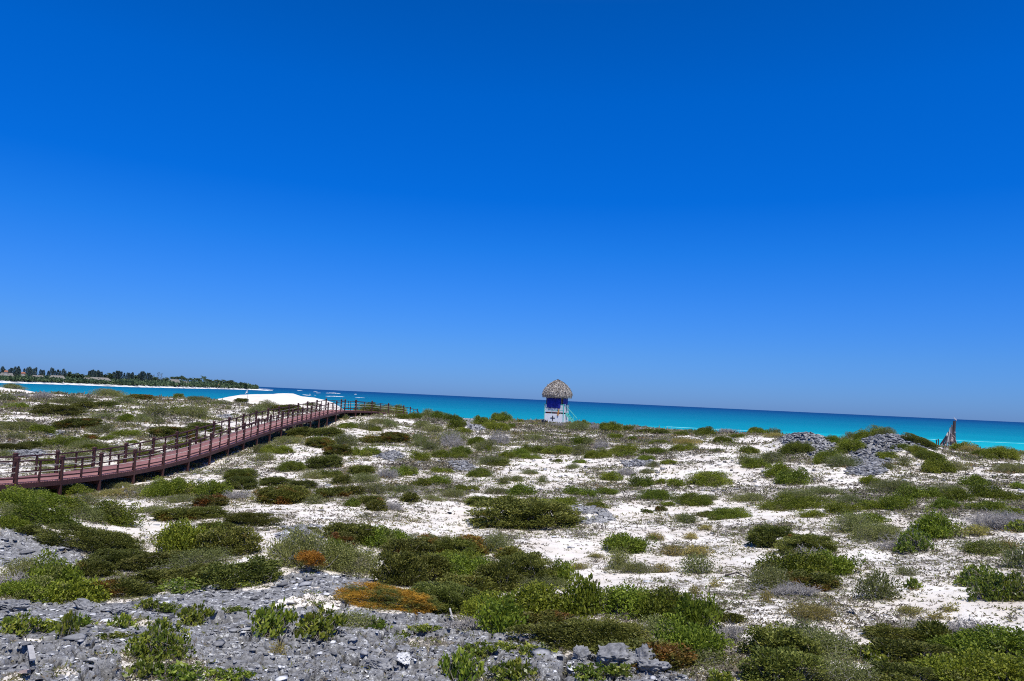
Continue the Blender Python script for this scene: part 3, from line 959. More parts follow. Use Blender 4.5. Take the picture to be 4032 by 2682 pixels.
# labels: which one, by what it stands on or beside, then by its order from the left among its like
def where(sx, sy, D):
    px, py = sx/1.7106, sy/1.7106
    if py > 1370 and px < 620: return 'on the grey rock in the bottom left corner'
    if py > 1370 and px < 1130: return 'on the cracked grey rock at the bottom'
    if py > 1395 and px > 1660: return 'in the dark shrub belt at the bottom right'
    if py > 1290 and px < 640: return 'in the shrub belt behind the bottom left rock'
    if py > 1210 and px < 640: return 'near the grey rock slope at the lower left'
    if py > 1225 and 640 <= px < 1130: return 'in the thicket behind the bright orange patch'
    if py > 1290 and px < 1700: return 'in the green thicket running down to the right'
    if py > 1225 and px < 1700: return 'on the speckled sand at the lower centre'
    if py > 1225: return 'on the open sand at the lower right'
    if px < 800 and D < 120:
        lx = 590+0*py
        bx = [(0, 1110), (235, 1095), (400, 1060), (500, 1015), (620, 980), (790, 945)]
        by = np.interp(px, [a for a, b in bx], [b for a, b in bx])
        if py > by: 
            if px < 330: return 'on the near side of the boardwalk at the left'
            return 'between the boardwalk and the rusty cushions' if py < 1100 else 'among the cushions right of the boardwalk'
        if py < 965: return 'on the far left crest below the lagoon'
        return 'in the hollow behind the boardwalk'
    if py < 985 and px < 1250: return 'along the crest between boardwalk end and tower'
    if py < 1010 and px < 1700: return 'along the crest right of the thatched tower'
    if px > 1740 and py < 1100: return 'around the grey stone mounds'
    if px > 1700: return 'on the sand below the grey stone mounds'
    if px < 1170: return 'on the middle slope left of the tower' if py < 1100 else 'around the dark cushions left of centre'
    return 'on the sandy slope in front of the tower' if py < 1100 else 'on the bare sand right of centre'
ORD = ['leftmost', 'second from left', 'third from left', 'fourth from left', 'fifth from left', 'sixth from left', 'seventh from left', 'eighth from left', 'ninth from left', 'tenth from left',
       'eleventh from left', 'twelfth from left', 'thirteenth from left', 'fourteenth from left', 'fifteenth from left', 'sixteenth from left', 'seventeenth from left', 'eighteenth from left', 'nineteenth from left', 'twentieth from left',
       'twenty-first from left', 'twenty-second from left', 'twenty-third from left', 'twenty-fourth from left']
buckets = {}
for p in PLANTS:
    if not p[6]: buckets.setdefault((p[0], where(p[8], p[9], p[7])), []).append(p)
PLUR = {'J': 'dark olive cushion', 'A': 'rust-tinged cushion', 'G': 'leafy green shrub', 'W': 'wispy grey-green shrub', 'T': 'bare twiggy shrub', 'O': 'orange shrub', 'Y': 'dry yellowish herb', 'L': 'large-leaved green shrub'}
for (k, wh), ps in buckets.items():
    ps.sort(key=lambda q: q[8])
    for j, p in enumerate(ps):
        sz = 'only ' if len(ps) == 1 else ''
        p[6] = (f'{PLUR[k]} {wh}' if len(ps) == 1 else f'{PLUR[k]} {wh}, {ORD[j]}' if j < len(ps)-1 else f'{PLUR[k]} {wh}, rightmost')
for i, (k, x, y, w, d, h, lab, D, sx, sy) in enumerate(PLANTS):
    wb = int(np.argmin([abs(math.log(w/s)) for s in SIZES])); lod = int(np.clip(round(math.log(max(D, 14)/14)/math.log(1.35)), 0, 8))
    fol, stm = proto(k, wb, lod, i % 3 if k in 'JGAW' else i % 2)
    w0 = SIZES[wb]; nm, _, grp = KN[k]
    zb = float(rockz(np.array([x]), np.array([y]))[0])
    tl = random.uniform(0, 6.28)
    small = w*F/D/3.94 < 14
    sc = (w/w0, d/w0, h/(.4*w0))
    # lean the plant with the slope it grows on
    e = max(.15, w*.3); nx = (gz(x-e, y)-gz(x+e, y))/(2*e); ny = (gz(x, y-e)-gz(x, y+e))/(2*e)
    nrm = Vector((nx, ny, 1)).normalized(); q = Vector((0, 0, 1)).rotation_difference(nrm)
    vx = Matrix.Rotation(-math.atan2(x, y), 4, 'Z') @ Matrix.Diagonal((random.choice((-1, 1)), 1, 1, 1))
    Mx = Matrix.Translation((x, y, zb-.02)) @ q.to_matrix().to_4x4() @ vx @ Matrix.Diagonal((*sc, 1))
    umb = lab.startswith('small umbrella')
    if umb: Mx = Matrix.Translation((0, 0, .20)) @ Mx
    if (small and k != 'Y') or k == 'T':
        me = stm if k == 'T' else fol
        o = link(nm, me); o.matrix_world = Mx
    else:
        o = empty(nm); o.matrix_world = Mx
        f_ = link('foliage', fol); f_.parent = o; s_ = link('stems', stm); s_.parent = o
    if umb:
        tb = MB(); tb.tube([(.02, 0, -.34/sc[2]), (-.02, .02, -.1), (.03, 0, .1)], [.035, .028, .02], 7); tb.tube([(-.01, .02, -.12), (.2, .03, .08)], [.02, .01], 5); tb.build('trunk', BR, o)
    tag(o, lab, 'shrub' if k != 'Y' else 'herb', grp)
    # fallen leaves under the plant
    e1 = max(w, d)*.75
    m1 = (np.abs(aa-math.atan2(x, y)) < e1/D*1.3); j1 = (np.abs(rr-D) < e1*1.3)
    I = np.ix_(m1, j1)
    q2 = np.hypot(X[I]-x, Y[I]-y)/(.55*math.sqrt(w*d))
    litter_shade[I] = np.maximum(litter_shade[I], (1.2-.75*q2)*.9)
# ------------------------------------------------------------------ ground sheet and what lies on it
V = np.stack([X, Y, Z], -1).reshape(-1, 3)
idx = np.arange(NA_*NR_).reshape(NA_, NR_)
Fq = np.stack([idx[:-1, :-1], idx[:-1, 1:], idx[1:, 1:], idx[1:, :-1]], -1).reshape(-1, 4)
lst, fst = idx[-1], idx[0]
Fq = np.concatenate([Fq, np.stack([lst[:-1], lst[1:], fst[1:], fst[:-1]], -1)])
me = mesh_np('dune_ground', V, Fq, 4, smooth=True, attrs={'crack': ('POINT', crk.ravel()), 'rock': ('POINT', rockS.ravel()), 'litter_shade': ('POINT', np.clip(litter_shade, 0, 1.3).ravel())})
m, nt, N, L, b, out = mat('dune_sand_and_rock')
geo = N.new('ShaderNodeNewGeometry'); pos = geo.outputs['Position']
ar = N.new('ShaderNodeAttribute'); ar.attribute_name = 'rock'; al = N.new('ShaderNodeAttribute'); al.attribute_name = 'litter_shade'
def math_(op, a, b_=None, c=None, clamp=False):
    n = N.new('ShaderNodeMath'); n.operation = op; n.use_clamp = clamp
    for i, v in enumerate((a, b_, c)):
        if v is None: continue
        if isinstance(v, (int, float)): n.inputs[i].default_value = v
        else: L.new(v, n.inputs[i])
    return n.outputs[0]
def mapr(v, a, b_, c=0, d=1):
    n = N.new('ShaderNodeMapRange'); L.new(v, n.inputs[0])
    for i, q in enumerate((a, b_, c, d)): n.inputs[i+1].default_value = q
    return n.outputs[0]
def mixc(f, c1, c2):
    n = N.new('ShaderNodeMixRGB')
    if isinstance(f, (int, float)): n.inputs[0].default_value = f
    else: L.new(f, n.inputs[0])
    for i, c in ((1, c1), (2, c2)):
        if isinstance(c, tuple): n.inputs[i].default_value = (*c, 1)
        else: L.new(c, n.inputs[i])
    return n.outputs[0]
n1 = noise(N, L, pos, 5.5, 6, .7); n2 = noise(N, L, pos, 22, 4, .7); n3 = noise(N, L, pos, .7, 4, .6); n4 = noise(N, L, pos, 45, 4, .75)
sand = rgb_ramp(N, [(.3, (.64, .565, .47)), (.7, (.82, .77, .69))]); L.new(n3.outputs[0], sand.inputs[0])
lit = rgb_ramp(N, [(.30, (.085, .075, .06)), (.5, (.22, .20, .17)), (.70, (.40, .37, .31))]); L.new(n4.outputs[0], lit.inputs[0])
# fallen debris and painted deck shade come in ragged specks: higher value, more specks
mps = N.new('ShaderNodeMapping'); mps.inputs['Scale'].default_value = (.55, 1, 1); L.new(pos, mps.inputs[0]); n6 = noise(N, L, mps.outputs[0], 2.2, 6, .72)
sp = math_('ADD', math_('MULTIPLY', n1.outputs[0], .3), math_('ADD', math_('MULTIPLY', n2.outputs[0], .3), math_('MULTIPLY', n6.outputs[0], .4)))
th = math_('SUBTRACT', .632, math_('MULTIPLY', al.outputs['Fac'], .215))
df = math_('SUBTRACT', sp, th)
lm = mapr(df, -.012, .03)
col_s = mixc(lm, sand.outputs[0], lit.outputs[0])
rk = rgb_ramp(N, [(.30, (.10, .098, .097)), (.44, (.215, .211, .208)), (.58, (.335, .33, .325)), (.72, (.52, .51, .50))])
n5 = noise(N, L, pos, 13, 6, .75); L.new(n5.outputs[0], rk.inputs[0])
wh = math_('MULTIPLY', mapr(n1.outputs[0], .55, .60), mapr(n2.outputs[0], .5, .55))
ac = N.new('ShaderNodeAttribute'); ac.attribute_name = 'crack'
col_r = mixc(wh, rk.outputs[0], (.66, .65, .62)); col_r = mixc(mapr(ac.outputs['Fac'], .25, .8, 0, .85), col_r, (.035, .033, .032))
rf = mapr(math_('ADD', ar.outputs['Fac'], math_('MULTIPLY', math_('SUBTRACT', n2.outputs[0], .5), .9)), .35, .5)
L.new(mixc(rf, col_s, col_r), b.inputs['Base Color']); b.inputs['Roughness'].default_value = .95; b.inputs['Specular IOR Level'].default_value = .1
bp = N.new('ShaderNodeBump'); bp.inputs['Strength'].default_value = .9; bp.inputs['Distance'].default_value = .03
hh = math_('ADD', math_('MULTIPLY', n5.outputs[0], math_('ADD', math_('MULTIPLY', rf, 1.6), .35)), math_('MULTIPLY', n4.outputs[0], .25))
L.new(hh, bp.inputs['Height']); L.new(bp.outputs[0], b.inputs['Normal'])
tag(link('dune_ground', me, m), kind='structure')

def sample(n, d0, d1, a0=-.66, a1=.66):
    az = RNG.uniform(a0, a1, n); D = np.exp(RNG.uniform(math.log(d0), math.log(d1), n))
    x, y = D*np.sin(az), D*np.cos(az)
    i = np.clip(np.searchsorted(aa, az), 0, NA_-1); j = np.clip(np.searchsorted(rr, D), 0, NR_-1)
    return x, y, Z[i, j], D, rockS[i, j], litter_shade[i, j], clean[i, j]
# tufts of dry grass and herbs
x, y, z, D, rk_, li, cl = sample(230000, 9, 116)
dens = np.clip(.25+1.0*(li-.42), .07, .86)*np.where(rk_ > .4, .12, 1)*np.where(cl > 1.5, 0, 1)
k = RNG.uniform(0, 1, len(x)) < dens*.95
x, y, z, D, li = x[k], y[k], z[k], D[k], li[k]; n = len(x); per = 6
sz = np.maximum(.05, D*.0031)*RNG.uniform(.5, 1.7, n)
B0 = np.repeat(np.stack([x, y, z], 1), per, 0); s_ = np.repeat(sz, per)
B0[:, :2] += RNG.normal(0, .45, (len(B0), 2))*s_[:, None]
A_ = unit(RNG.normal(0, 1, B0.shape)*np.array([1, 1, .4])+np.array([0, 0, .55])); A_[:, 2] = np.abs(A_[:, 2])
Sd = unit(np.cross(A_, RNG.normal(0, 1, A_.shape)))
Vq, Fq = quads(B0-A_*.01, A_, Sd, s_*RNG.uniform(.6, 1.2, len(s_)), s_*.26)
hue = np.repeat(np.clip(vnoise(x/3, y/3, 21)*.55+RNG.uniform(-.1, .5, n), 0, 1), per)+RNG.normal(0, .06, n*per)
gm = leafmat('dry_grass', [(.055, .045, .035), (.17, .145, .105), (.30, .26, .18), (.14, .15, .05), (.19, .20, .06), (.38, .31, .16)], None, transl=.15, spec=.1)
o = link('dry_grass', mesh_np('dry_grass', Vq, Fq, 4, attrs={'rnd': ('FACE', np.clip(hue, 0, 1))}), gm)
tag(o, 'sparse dry grass and small herbs speckling the white sand', 'grass', kind='stuff')
# creeping herbs between the shrubs
x, y, z, D, rk_, li, cl = sample(24000, 9, 112)
k = (RNG.uniform(0, 1, len(x)) < np.clip(.07+1.1*(li-.42), .02, .7)*np.where(cl > .4, .25, 1)) & (cl < 1.5) & (rk_ < .5)
x, y, z, D, li = x[k], y[k], z[k], D[k], li[k]; n = len(x); per = 26
sz = np.clip(D*.0075, .10, .38)*RNG.uniform(.5, 1.7, n); ls_ = np.repeat(np.maximum(.035, D*.0021), per)
th_ = RNG.uniform(0, 6.28, n*per); rd_ = np.sqrt(RNG.uniform(0, 1, n*per))*np.repeat(sz, per); P_ = np.repeat(np.stack([x, y, z], 1), per, 0)
P_[:, 0] += rd_*np.cos(th_)*1.3; P_[:, 1] += rd_*np.sin(th_)*.8; P_[:, 2] += RNG.uniform(0, .34, n*per)*(np.repeat(sz, per)-rd_*.7)
A_ = unit(RNG.normal(0, 1, P_.shape)*np.array([1, 1, .5])+np.array([0, 0, .45])); Sd = unit(np.cross(A_, RNG.normal(0, 1, A_.shape)))
Vq, Fq = quads(P_, A_, Sd, ls_*RNG.uniform(.7, 1.4, n*per), ls_*.55)
hue = np.clip(np.repeat(np.clip(vnoise(x/4+9, y/4, 27)*.9+RNG.uniform(-.25, .3, n), 0, 1), per)+RNG.normal(0, .07, n*per), 0, 1)
cm_ = leafmat('creeping_herb', [(.10, .14, .02), (.15, .18, .03), (.12, .13, .05), (.19, .17, .10), (.24, .20, .06), (.20, .11, .04)], None, transl=.25, spec=.15)
tag(link('creeping_herbs', mesh_np('creeping_herbs', Vq, Fq, 4, attrs={'rnd': ('FACE', hue)}), cm_), 'low creeping herbs scattered over the sand between the shrubs', 'herbs', kind='stuff')
# fallen twigs
x, y, z, D, rk_, li, cl = sample(45000, 9, 100)
k = (RNG.uniform(0, 1, len(x)) < np.clip(.15+1.0*(li-.4), .04, .8)) & (cl < 1.5) & (rk_ < .7)
x, y, z, D = x[k], y[k], z[k], D[k]; n = len(x); ln = np.maximum(.08, D*.006)*RNG.uniform(.5, 1.8, n)
a = RNG.uniform(0, 6.28, n); d_ = np.stack([np.cos(a), np.sin(a), RNG.uniform(-.05, .25, n)], 1)*ln[:, None]; p_ = np.stack([x, y, z+.008], 1)
Vq, Fq = prisms(p_, p_+d_, np.maximum(.003, D*.00035), np.maximum(.002, D*.0002))
tag(link('fallen_twigs', mesh_np('fallen_twigs', Vq, Fq, 4), simple('twig_wood', (.09, .075, .065), (.26, .23, .21), 3, .9, .1, 0)), 'scattered grey twigs lying on the sand', 'twigs', kind='stuff')

# loose stones over the rock and the stone mounds
T_ = (1+5**.5)/2
IV = unit(np.array([(-1, T_, 0), (1, T_, 0), (-1, -T_, 0), (1, -T_, 0), (0, -1, T_), (0, 1, T_), (0, -1, -T_), (0, 1, -T_), (T_, 0, -1), (T_, 0, 1), (-T_, 0, -1), (-T_, 0, 1)], float))
IF = np.array([(0, 11, 5), (0, 5, 1), (0, 1, 7), (0, 7, 10), (0, 10, 11), (1, 5, 9), (5, 11, 4), (11, 10, 2), (10, 7, 6), (7, 1, 8), (3, 9, 4), (3, 4, 2), (3, 2, 6), (3, 6, 8), (3, 8, 9), (4, 9, 5), (2, 4, 11), (6, 2, 10), (8, 6, 7), (9, 8, 1)])
def stones(x, y, z, s, flat, rnd):
    n = len(x); v = IV[None]*RNG.uniform(.55, 1.25, (n, 12, 1)); v = v*np.stack([RNG.uniform(.8, 1.5, n), RNG.uniform(.7, 1.2, n), flat], 1)[:, None, :]
    a = RNG.uniform(0, 6.28, n); t = RNG.normal(0, .3, n); c, s1 = np.cos(a), np.sin(a)
    v[:, :, 2] += v[:, :, 0]*np.tan(t)[:, None]*.6
    vx = v[:, :, 0]*c[:, None]-v[:, :, 1]*s1[:, None]; vy = v[:, :, 0]*s1[:, None]+v[:, :, 1]*c[:, None]
    v = np.stack([vx, vy, v[:, :, 2]], -1)*s[:, None, None]+np.stack([x, y, z], 1)[:, None, :]
    return v.reshape(-1, 3), (IF[None]+np.arange(n)[:, None, None]*12).reshape(-1, 3), np.repeat(rnd, 20)
ms_, nt_, N, L, b, out = mat('loose_stone')
a_ = N.new('ShaderNodeAttribute'); a_.attribute_name = 'rnd'
r_ = rgb_ramp(N, [(0, (.10, .099, .098)), (.45, (.25, .246, .243)), (.84, (.43, .424, .418)), (.90, (.80, .79, .76))]); L.new(a_.outputs['Fac'], r_.inputs[0])
t_ = N.new('ShaderNodeTexCoord'); nn = noise(N, L, t_.outputs['Object'], 18, 5, .7); rr2 = rgb_ramp(N, [(.3, (.55, .55, .57)), (.7, (1.15, 1.15, 1.15))]); L.new(nn.outputs[0], rr2.inputs[0])
mx = N.new('ShaderNodeMixRGB'); mx.blend_type = 'MULTIPLY'; mx.inputs[0].default_value = 1; L.new(r_.outputs[0], mx.inputs[1]); L.new(rr2.outputs[0], mx.inputs[2]); L.new(mx.outputs[0], b.inputs['Base Color'])
b.inputs['Roughness'].default_value = .9; b.inputs['Specular IOR Level'].default_value = .15
x, y, z, D, rk_, li, cl = (np.concatenate(q) for q in zip(sample(100000, 8.5, 35), sample(110000, 33.1, 80)))
f = (rk_ > .45) & (RNG.uniform(0, 1, len(x)) < np.where(D > 33, .9, .55))
f |= (rk_ < .1) & (RNG.uniform(0, 1, len(x)) < .012)
x, y, z, D = x[f], y[f], z[f], D[f]; n = len(x)
s = np.where(D > 33, RNG.uniform(.05, .14, n), np.maximum(.012, D*.0015)*RNG.lognormal(0, .6, n)); s = np.where(D > 33, s, np.minimum(s, .15))
Vq, Ft, rn = stones(x, y, z+s*.15, s, np.where(D > 33, RNG.uniform(.28, .6, n), RNG.uniform(.10, .30, n)), np.where(D > 33, RNG.uniform(0, .80, n), RNG.uniform(0, 1, n)))
tag(link('rubble', mesh_np('rubble', Vq, Ft, 3, attrs={'rnd': ('FACE', rn)}), ms_), 'loose grey and white stones strewn over the rock outcrops', 'stones', kind='stuff')

# boulders that stand out
def boulder(sx, sy, w, h, label, seed, dark=0):
    D, az = hit(sx, sy); x, y = D*math.sin(az), D*math.cos(az)
    g = np.random.default_rng(seed)
    import bmesh
    bm = bmesh.new(); bmesh.ops.create_icosphere(bm, subdivisions=4, radius=1)
    co = np.array([v.co[:] for v in bm.verts]); n_ = 0
    for k in range(14):
        d = g.normal(0, 1, 3); d /= np.linalg.norm(d); q = g.uniform(.42, .85); s = co@d; co = co-np.outer(np.maximum(s-q, 0), d)*.9
    r1 = 1+.35*(fbm(co[:, 0]*2.2+seed, co[:, 1]*2.2+co[:, 2]*3, seed, 4)-.5)+.22*(fbm(co[:, 0]*7+co[:, 2]*2, co[:, 1]*7+co[:, 2]*14, seed+3, 4)-.5)*3.2
    co = co*r1[:, None]
    for v, c in zip(bm.verts, co): v.co = Vector((c[0]*w/2, c[1]*w*.4, c[2]*h*.62))
    me = bpy.data.meshes.new('boulder'); bm.to_mesh(me); bm.free()
    me.materials.append(BLD)
    o = link('boulder', me); o.location = (x, y, gz(x, y)+h*.3); o.rotation_euler = (g.uniform(-.2, .2), g.uniform(-.2, .2), g.uniform(-.6, .6))
    tag(o, label, 'boulder', 'grey limestone boulders')
BLD = simple('limestone', (.08, .08, .08), (.36, .355, .35), 9, .95, .15, 1.0, detail=9)
for a in [(1152, 2104, .42, .24, 'dark boulder left of the pile below the small cushion shrub', 1), (1182, 2106, .55, .34, 'largest dark boulder of the pile below the small cushion shrub', 2), (1216, 2110, .4, .2, 'low boulder at the right end of the small dark pile', 3),
          (2292, 2610, .34, .30, 'pointed grey rock standing left of the jagged ledge', 4), (2400, 2628, .66, .30, 'long jagged grey ledge between the leafy clump and the olive cushion', 5), (2475, 2630, .5, .30, 'grey rock at the right end of the jagged ledge', 6),
          (2528, 2640, .34, .36, 'upright black-cracked rock against the huge olive cushion', 7), (2565, 2658, .50, .26, 'low dark rock right of the upright black-cracked one', 8), (1585, 2612, .24, .15, 'white stone block among the cracked grey slabs', 9),
          (1490, 2640, .40, .16, 'pale grey slab in the cracked rock near the bottom edge', 10), (470, 2415, .42, .2, 'dark broken rock lump on the crest of the bottom left rock', 11), (60, 2405, .5, .2, 'dark rock lump on the left end of the rock crest', 12),
          (330, 2395, .42, .18, 'rock lump in the middle of the rock crest', 13)]: boulder(*a)
WHT = simple('white_stone', (.55, .54, .51), (.72, .71, .68), 9, .9, .1, .4)
for o in C.objects:
    if o.get('label', '').startswith('white stone block'): o.data.materials.clear(); o.data.materials.append(WHT)
# ------------------------------------------------------------------ boardwalk
WD = simple('dark_red_stained_wood', (.040, .014, .012), (.085, .030, .024), 14, .65, .35, .3, (1, 1, .3))
DK = None
m, nt, N, L, b, out = mat('reddish_deck_boards')
t = N.new('ShaderNodeTexCoord'); g = N.new('ShaderNodeAttribute'); g.attribute_name = 'rnd'
r = rgb_ramp(N, [(0, (.24, .098, .082)), (1, (.40, .185, .160))]); L.new(g.outputs['Fac'], r.inputs[0])
n = noise(N, L, t.outputs['Object'], 9, 5, .7); r2 = rgb_ramp(N, [(.3, (.75, .75, .75)), (.7, (1.12, 1.1, 1.1))]); L.new(n.outputs[0], r2.inputs[0])
mx = N.new('ShaderNodeMixRGB'); mx.blend_type = 'MULTIPLY'; mx.inputs[0].default_value = 1; L.new(r.outputs[0], mx.inputs[1]); L.new(r2.outputs[0], mx.inputs[2])
L.new(mx.outputs[0], b.inputs['Base Color']); b.inputs['Roughness'].default_value = .7; DK = m
ROPE = simple('pale_rope', (.40, .37, .32), (.62, .58, .50), 30, .85, .2, .2)
ST = [(59, 1904.6, 33), (236, 1894, 35), (392, 1871, 37.1), (526, 1856, 39.3), (642, 1833, 41.7), (743, 1807, 44.1), (832, 1777, 46.6), (899, 1754, 49.2), (960, 1731, 51.8),
      (1012, 1713, 54.5), (1063, 1696, 57.1), (1109, 1680, 59.8), (1150, 1668, 62.4), (1189, 1658, 65.1), (1224, 1649, 67.7), (1256, 1641, 70.3), (1288, 1632, 72.9), (1322, 1625, 75.4), (1357, 1617, 78)]
S1 = [at(*s) for s in ST]
d0 = (S1[0]-S1[1]); S1 = [S1[0]+d0*2, S1[0]+d0] + S1
for _ in range(2):
    S1 = [S1[0]] + [(S1[i-1]+2*S1[i]+S1[i+1])/4 for i in range(1, len(S1)-1)] + [S1[-1]]
S2 = [at(1357, 1617, 78), at(1401, 1617, 80.3), at(1463, 1619, 84), at(1528, 1626, 88), at(1588, 1633, 92), at(1614, 1638, 94), at(1641, 1645, 96.5)]
bw = empty('boardwalk', (S1[10].x, S1[10].y, gz(S1[10].x, S1[10].y)))
tag(bw, 'long reddish-brown wooden boardwalk with rails climbing from the left edge to the sea crest', 'boardwalk')
O_ = bw.location.copy()
WID = 2.0
def offs(S, w):
    r = []
    for i in range(len(S)):
        d = (S[min(i+1, len(S)-1)]-S[max(i-1, 0)]); d.z = 0; d.normalize(); r.append(S[i]+Vector((-d.y, d.x, 0))*w)
    return r
def hf(p): return .83+.17*float(sstep(30, 56, np.array(p.y)))
def post(p, h=1.10):
    h = h*hf(p)
    g_ = gz(p.x, p.y)
    q = p-O_; mb = MB(); mb.box(-.06, .06, -.06, .06, g_-p.z-.35, h)
    o = mb.build('post', WD, bw, bevel=.008); o.location = q
    mc = MB(); mc.box(-.075, .075, -.075, .075, h-.07, h-.03); mc.hexa([(-.085, -.085, h+.002), (.085, -.085, h+.002), (.085, .085, h+.002), (-.085, .085, h+.002), (-.05, -.05, h+.06), (.05, -.05, h+.06), (.05, .05, h+.06), (-.05, .05, h+.06)])
    c = mc.build('post_cap', WD, o)
def baluster(p):
    mb = MB(); mb.box(-.032, .032, -.032, .032, -.12, .94*hf(p)); o = mb.build('baluster', WD, bw); o.location = p-O_
def section(near, far, skip_near=0):
    """rails, beams and deck between two edges"""
    for e, S in enumerate((near, far)):
        fb = MB(); tr = MB(); br = MB(); r1 = MB(); r2 = MB()
        for i, (a, b_) in enumerate(zip(S[:-1], S[1:])):
            A, B = a-O_, b_-O_; u = lambda h: Vector((0, 0, h))
            n_ = (B-A).normalized(); n_.z = 0; sd_ = Vector((n_.y, -n_.x, 0))*(1 if e == 0 else -1)
            fb.bar(A+u(-.12)+sd_*.03, B+u(-.12)+sd_*.03, .05, .18); ha, hb = hf(a), hf(b_)
            tr.bar(A+u(.97*ha), B+u(.97*hb), .09, .05)
            br.bar(A+u(.20*ha), B+u(.20*hb), .045, .055)
            for hh, rp in ((.46, r1), (.72, r2)): rp.tube([A+u(hh*ha), (A+B)/2+u(hh*(ha+hb)/2-.015), B+u(hh*hb)], [.013]*3, 5)
            baluster((a+b_)/2)
        fb.build('side_beam', WD, bw); tr.build('top_rail', WD, bw); br.build('bottom_rail', WD, bw); r1.build('rope', ROPE, bw); r2.build('rope', ROPE, bw)
    V, Fc, R = [], [], []
    for (a, b_, c, d) in zip(near[:-1], near[1:], far[:-1], far[1:]):
        ln = (b_-a).length; k = max(1, int(ln/.145))
        for i in range(k):
            t0, t1 = (i+.04)/k, (i+.96)/k; z = random.uniform(-.004, .004)
            P = [a.lerp(b_, t0), a.lerp(b_, t1), c.lerp(d, t1), c.lerp(d, t0)]
            n0 = len(V); 
            for dz in (-.045, 0): V += [tuple(p-O_+Vector((0, 0, dz+z))) for p in P]
            Fc += [(n0, n0+1, n0+2, n0+3), (n0+7, n0+6, n0+5, n0+4), (n0, n0+4, n0+5, n0+1), (n0+1, n0+5, n0+6, n0+2), (n0+2, n0+6, n0+7, n0+3), (n0+3, n0+7, n0+4, n0)]
            R += [random.random()]*6
    o = link('deck', mesh_np('deck', np.array(V), np.array(Fc), 4, attrs={'rnd': ('FACE', np.array(R))}), DK, bw)
    jb = MB()
    for (a, b_, c, d) in zip(near[:-1], near[1:], far[:-1], far[1:]):
        for t_ in (.25, .5, .75): jb.bar(a.lerp(c, t_)-O_+Vector((0, 0, -.14)), b_.lerp(d, t_)-O_+Vector((0, 0, -.14)), .06, .18)
    for a, c in zip(near, far): jb.bar(a-O_+Vector((0, 0, -.31)), c-O_+Vector((0, 0, -.31)), .10, .14)
    jb.build('joists', WD, bw)
F1 = offs(S1, WID); section(S1, F1)
for p in S1[2:]+F1[1:]: post(p)
for p in (S1[0], S1[1], F1[0]): post(p)
F2 = [F1[-1]]+offs(S2, WID)[2:]; F2.insert(1, (F2[0]+F2[1])/2)
section(S2, F2)
for p in S2[1:]: post(p)
for p in F2[1:]: post(p)
# steps down to the beach
sb = MB(); a, c = S2[-1]-O_, F2[-1]-O_; dd_ = (S2[-1]-S2[-2]); dd_.z = 0; dd_.normalize()
for i in range(6):
    p, q = a+dd_*(.15+.3*i), c+dd_*(.15+.3*i); sb.bar(p+Vector((0, 0, -.18*(i+1))), q+Vector((0, 0, -.18*(i+1))), .3, .05)
for p in (a, c):
    sb.bar(p+Vector((0, 0, -.1)), p+dd_*1.9+Vector((0, 0, -1.25)), .06, .22); sb.bar(p+Vector((0, 0, .99)), p+dd_*1.9+Vector((0, 0, -.1)), .09, .055)
    sb.bar(p+dd_*1.9+Vector((0, 0, -2)), p+dd_*1.9+Vector((0, 0, -.05)), .13)
sb.build('beach_steps', WD, bw)

# ------------------------------------------------------------------ thatched lifeguard tower
WHI = simple('white_painted_boards', (.62, .62, .64), (.80, .80, .80), 5, .6, .3, .15, (1, 1, 4))
TEAL = simple('teal_paint', (.08, .42, .38), (.15, .60, .53), 7, .5, .4, .1)
RED = simple('dark_red_boards', (.10, .016, .018), (.17, .03, .03), 7, .7, .3, .1)
TAN = simple('weathered_tan_post', (.20, .15, .10), (.36, .29, .20), 12, .85, .2, .3, (1, 1, .3))
BLU = simple('deep_blue_canvas', (.004, .010, .16), (.012, .028, .32), 3, .6, .3, .5)
BLK = simple('black_paint', (.010, .012, .02), (.02, .022, .035), 10, .6, .3, .1)
tx, ty = 104*math.sin(ray(2190, 1662)[0]), 104*math.cos(ray(2190, 1662)[0]); tz = CAMZ+ray(2190, 1664)[1]*104-.05
tw = empty('lifeguard_tower', (tx, ty, tz), math.radians(-20)); tag(tw, 'white lifeguard tower with thatched roof, blue curtains and black cross on the dune crest', 'lifeguard tower')
def P(fn, name, m, parent=None, **k):
    mb = MB(); fn(mb); return mb.build(name, m, parent or tw, **k)
def base(mb):
    mb.hexa([(-1.41, -1.41, -.5), (1.41, -1.41, -.5), (1.41, 1.41, -.5), (-1.41, 1.41, -.5), (-1.335, -1.335, 1.29), (1.335, -1.335, 1.29), (1.335, 1.335, 1.29), (-1.335, 1.335, 1.29)])
bs = P(base, 'base', WHI)
def cross(mb):
    zc = .66; y0 = -1.385
    mb.box(-.185, -.075, y0-.02, y0+.03, zc-.35, zc+.35); mb.box(-.44, -.187, y0-.018, y0+.03, zc-.03, zc+.09); mb.box(-.073, .18, y0-.018, y0+.03, zc-.03, zc+.09)
cx = P(cross, 'cross_mark', BLK, bs)
P(lambda mb: (mb.box(-1.22, 1.22, -1.27, 1.27, 1.29, 1.50)), 'floor_beam', RED)
P(lambda mb: [mb.box(x-.03, x+.03, -1.33, -1.275, 1.293, 1.50) for x in (-.3, 1.0)], 'floor_strut', TEAL)
P(lambda mb: mb.box(-1.38, 1.38, -1.36, 1.36, 1.503, 1.57), 'floor_edge', WHI)
for x, y in ((-1.36, -1.34), (1.36, -1.34), (1.36, 1.34), (-1.36, 1.34)):
    P(lambda mb: mb.box(x-.05, x+.05, y-.05, y+.05, .2, 2.66), 'corner_post', TEAL)
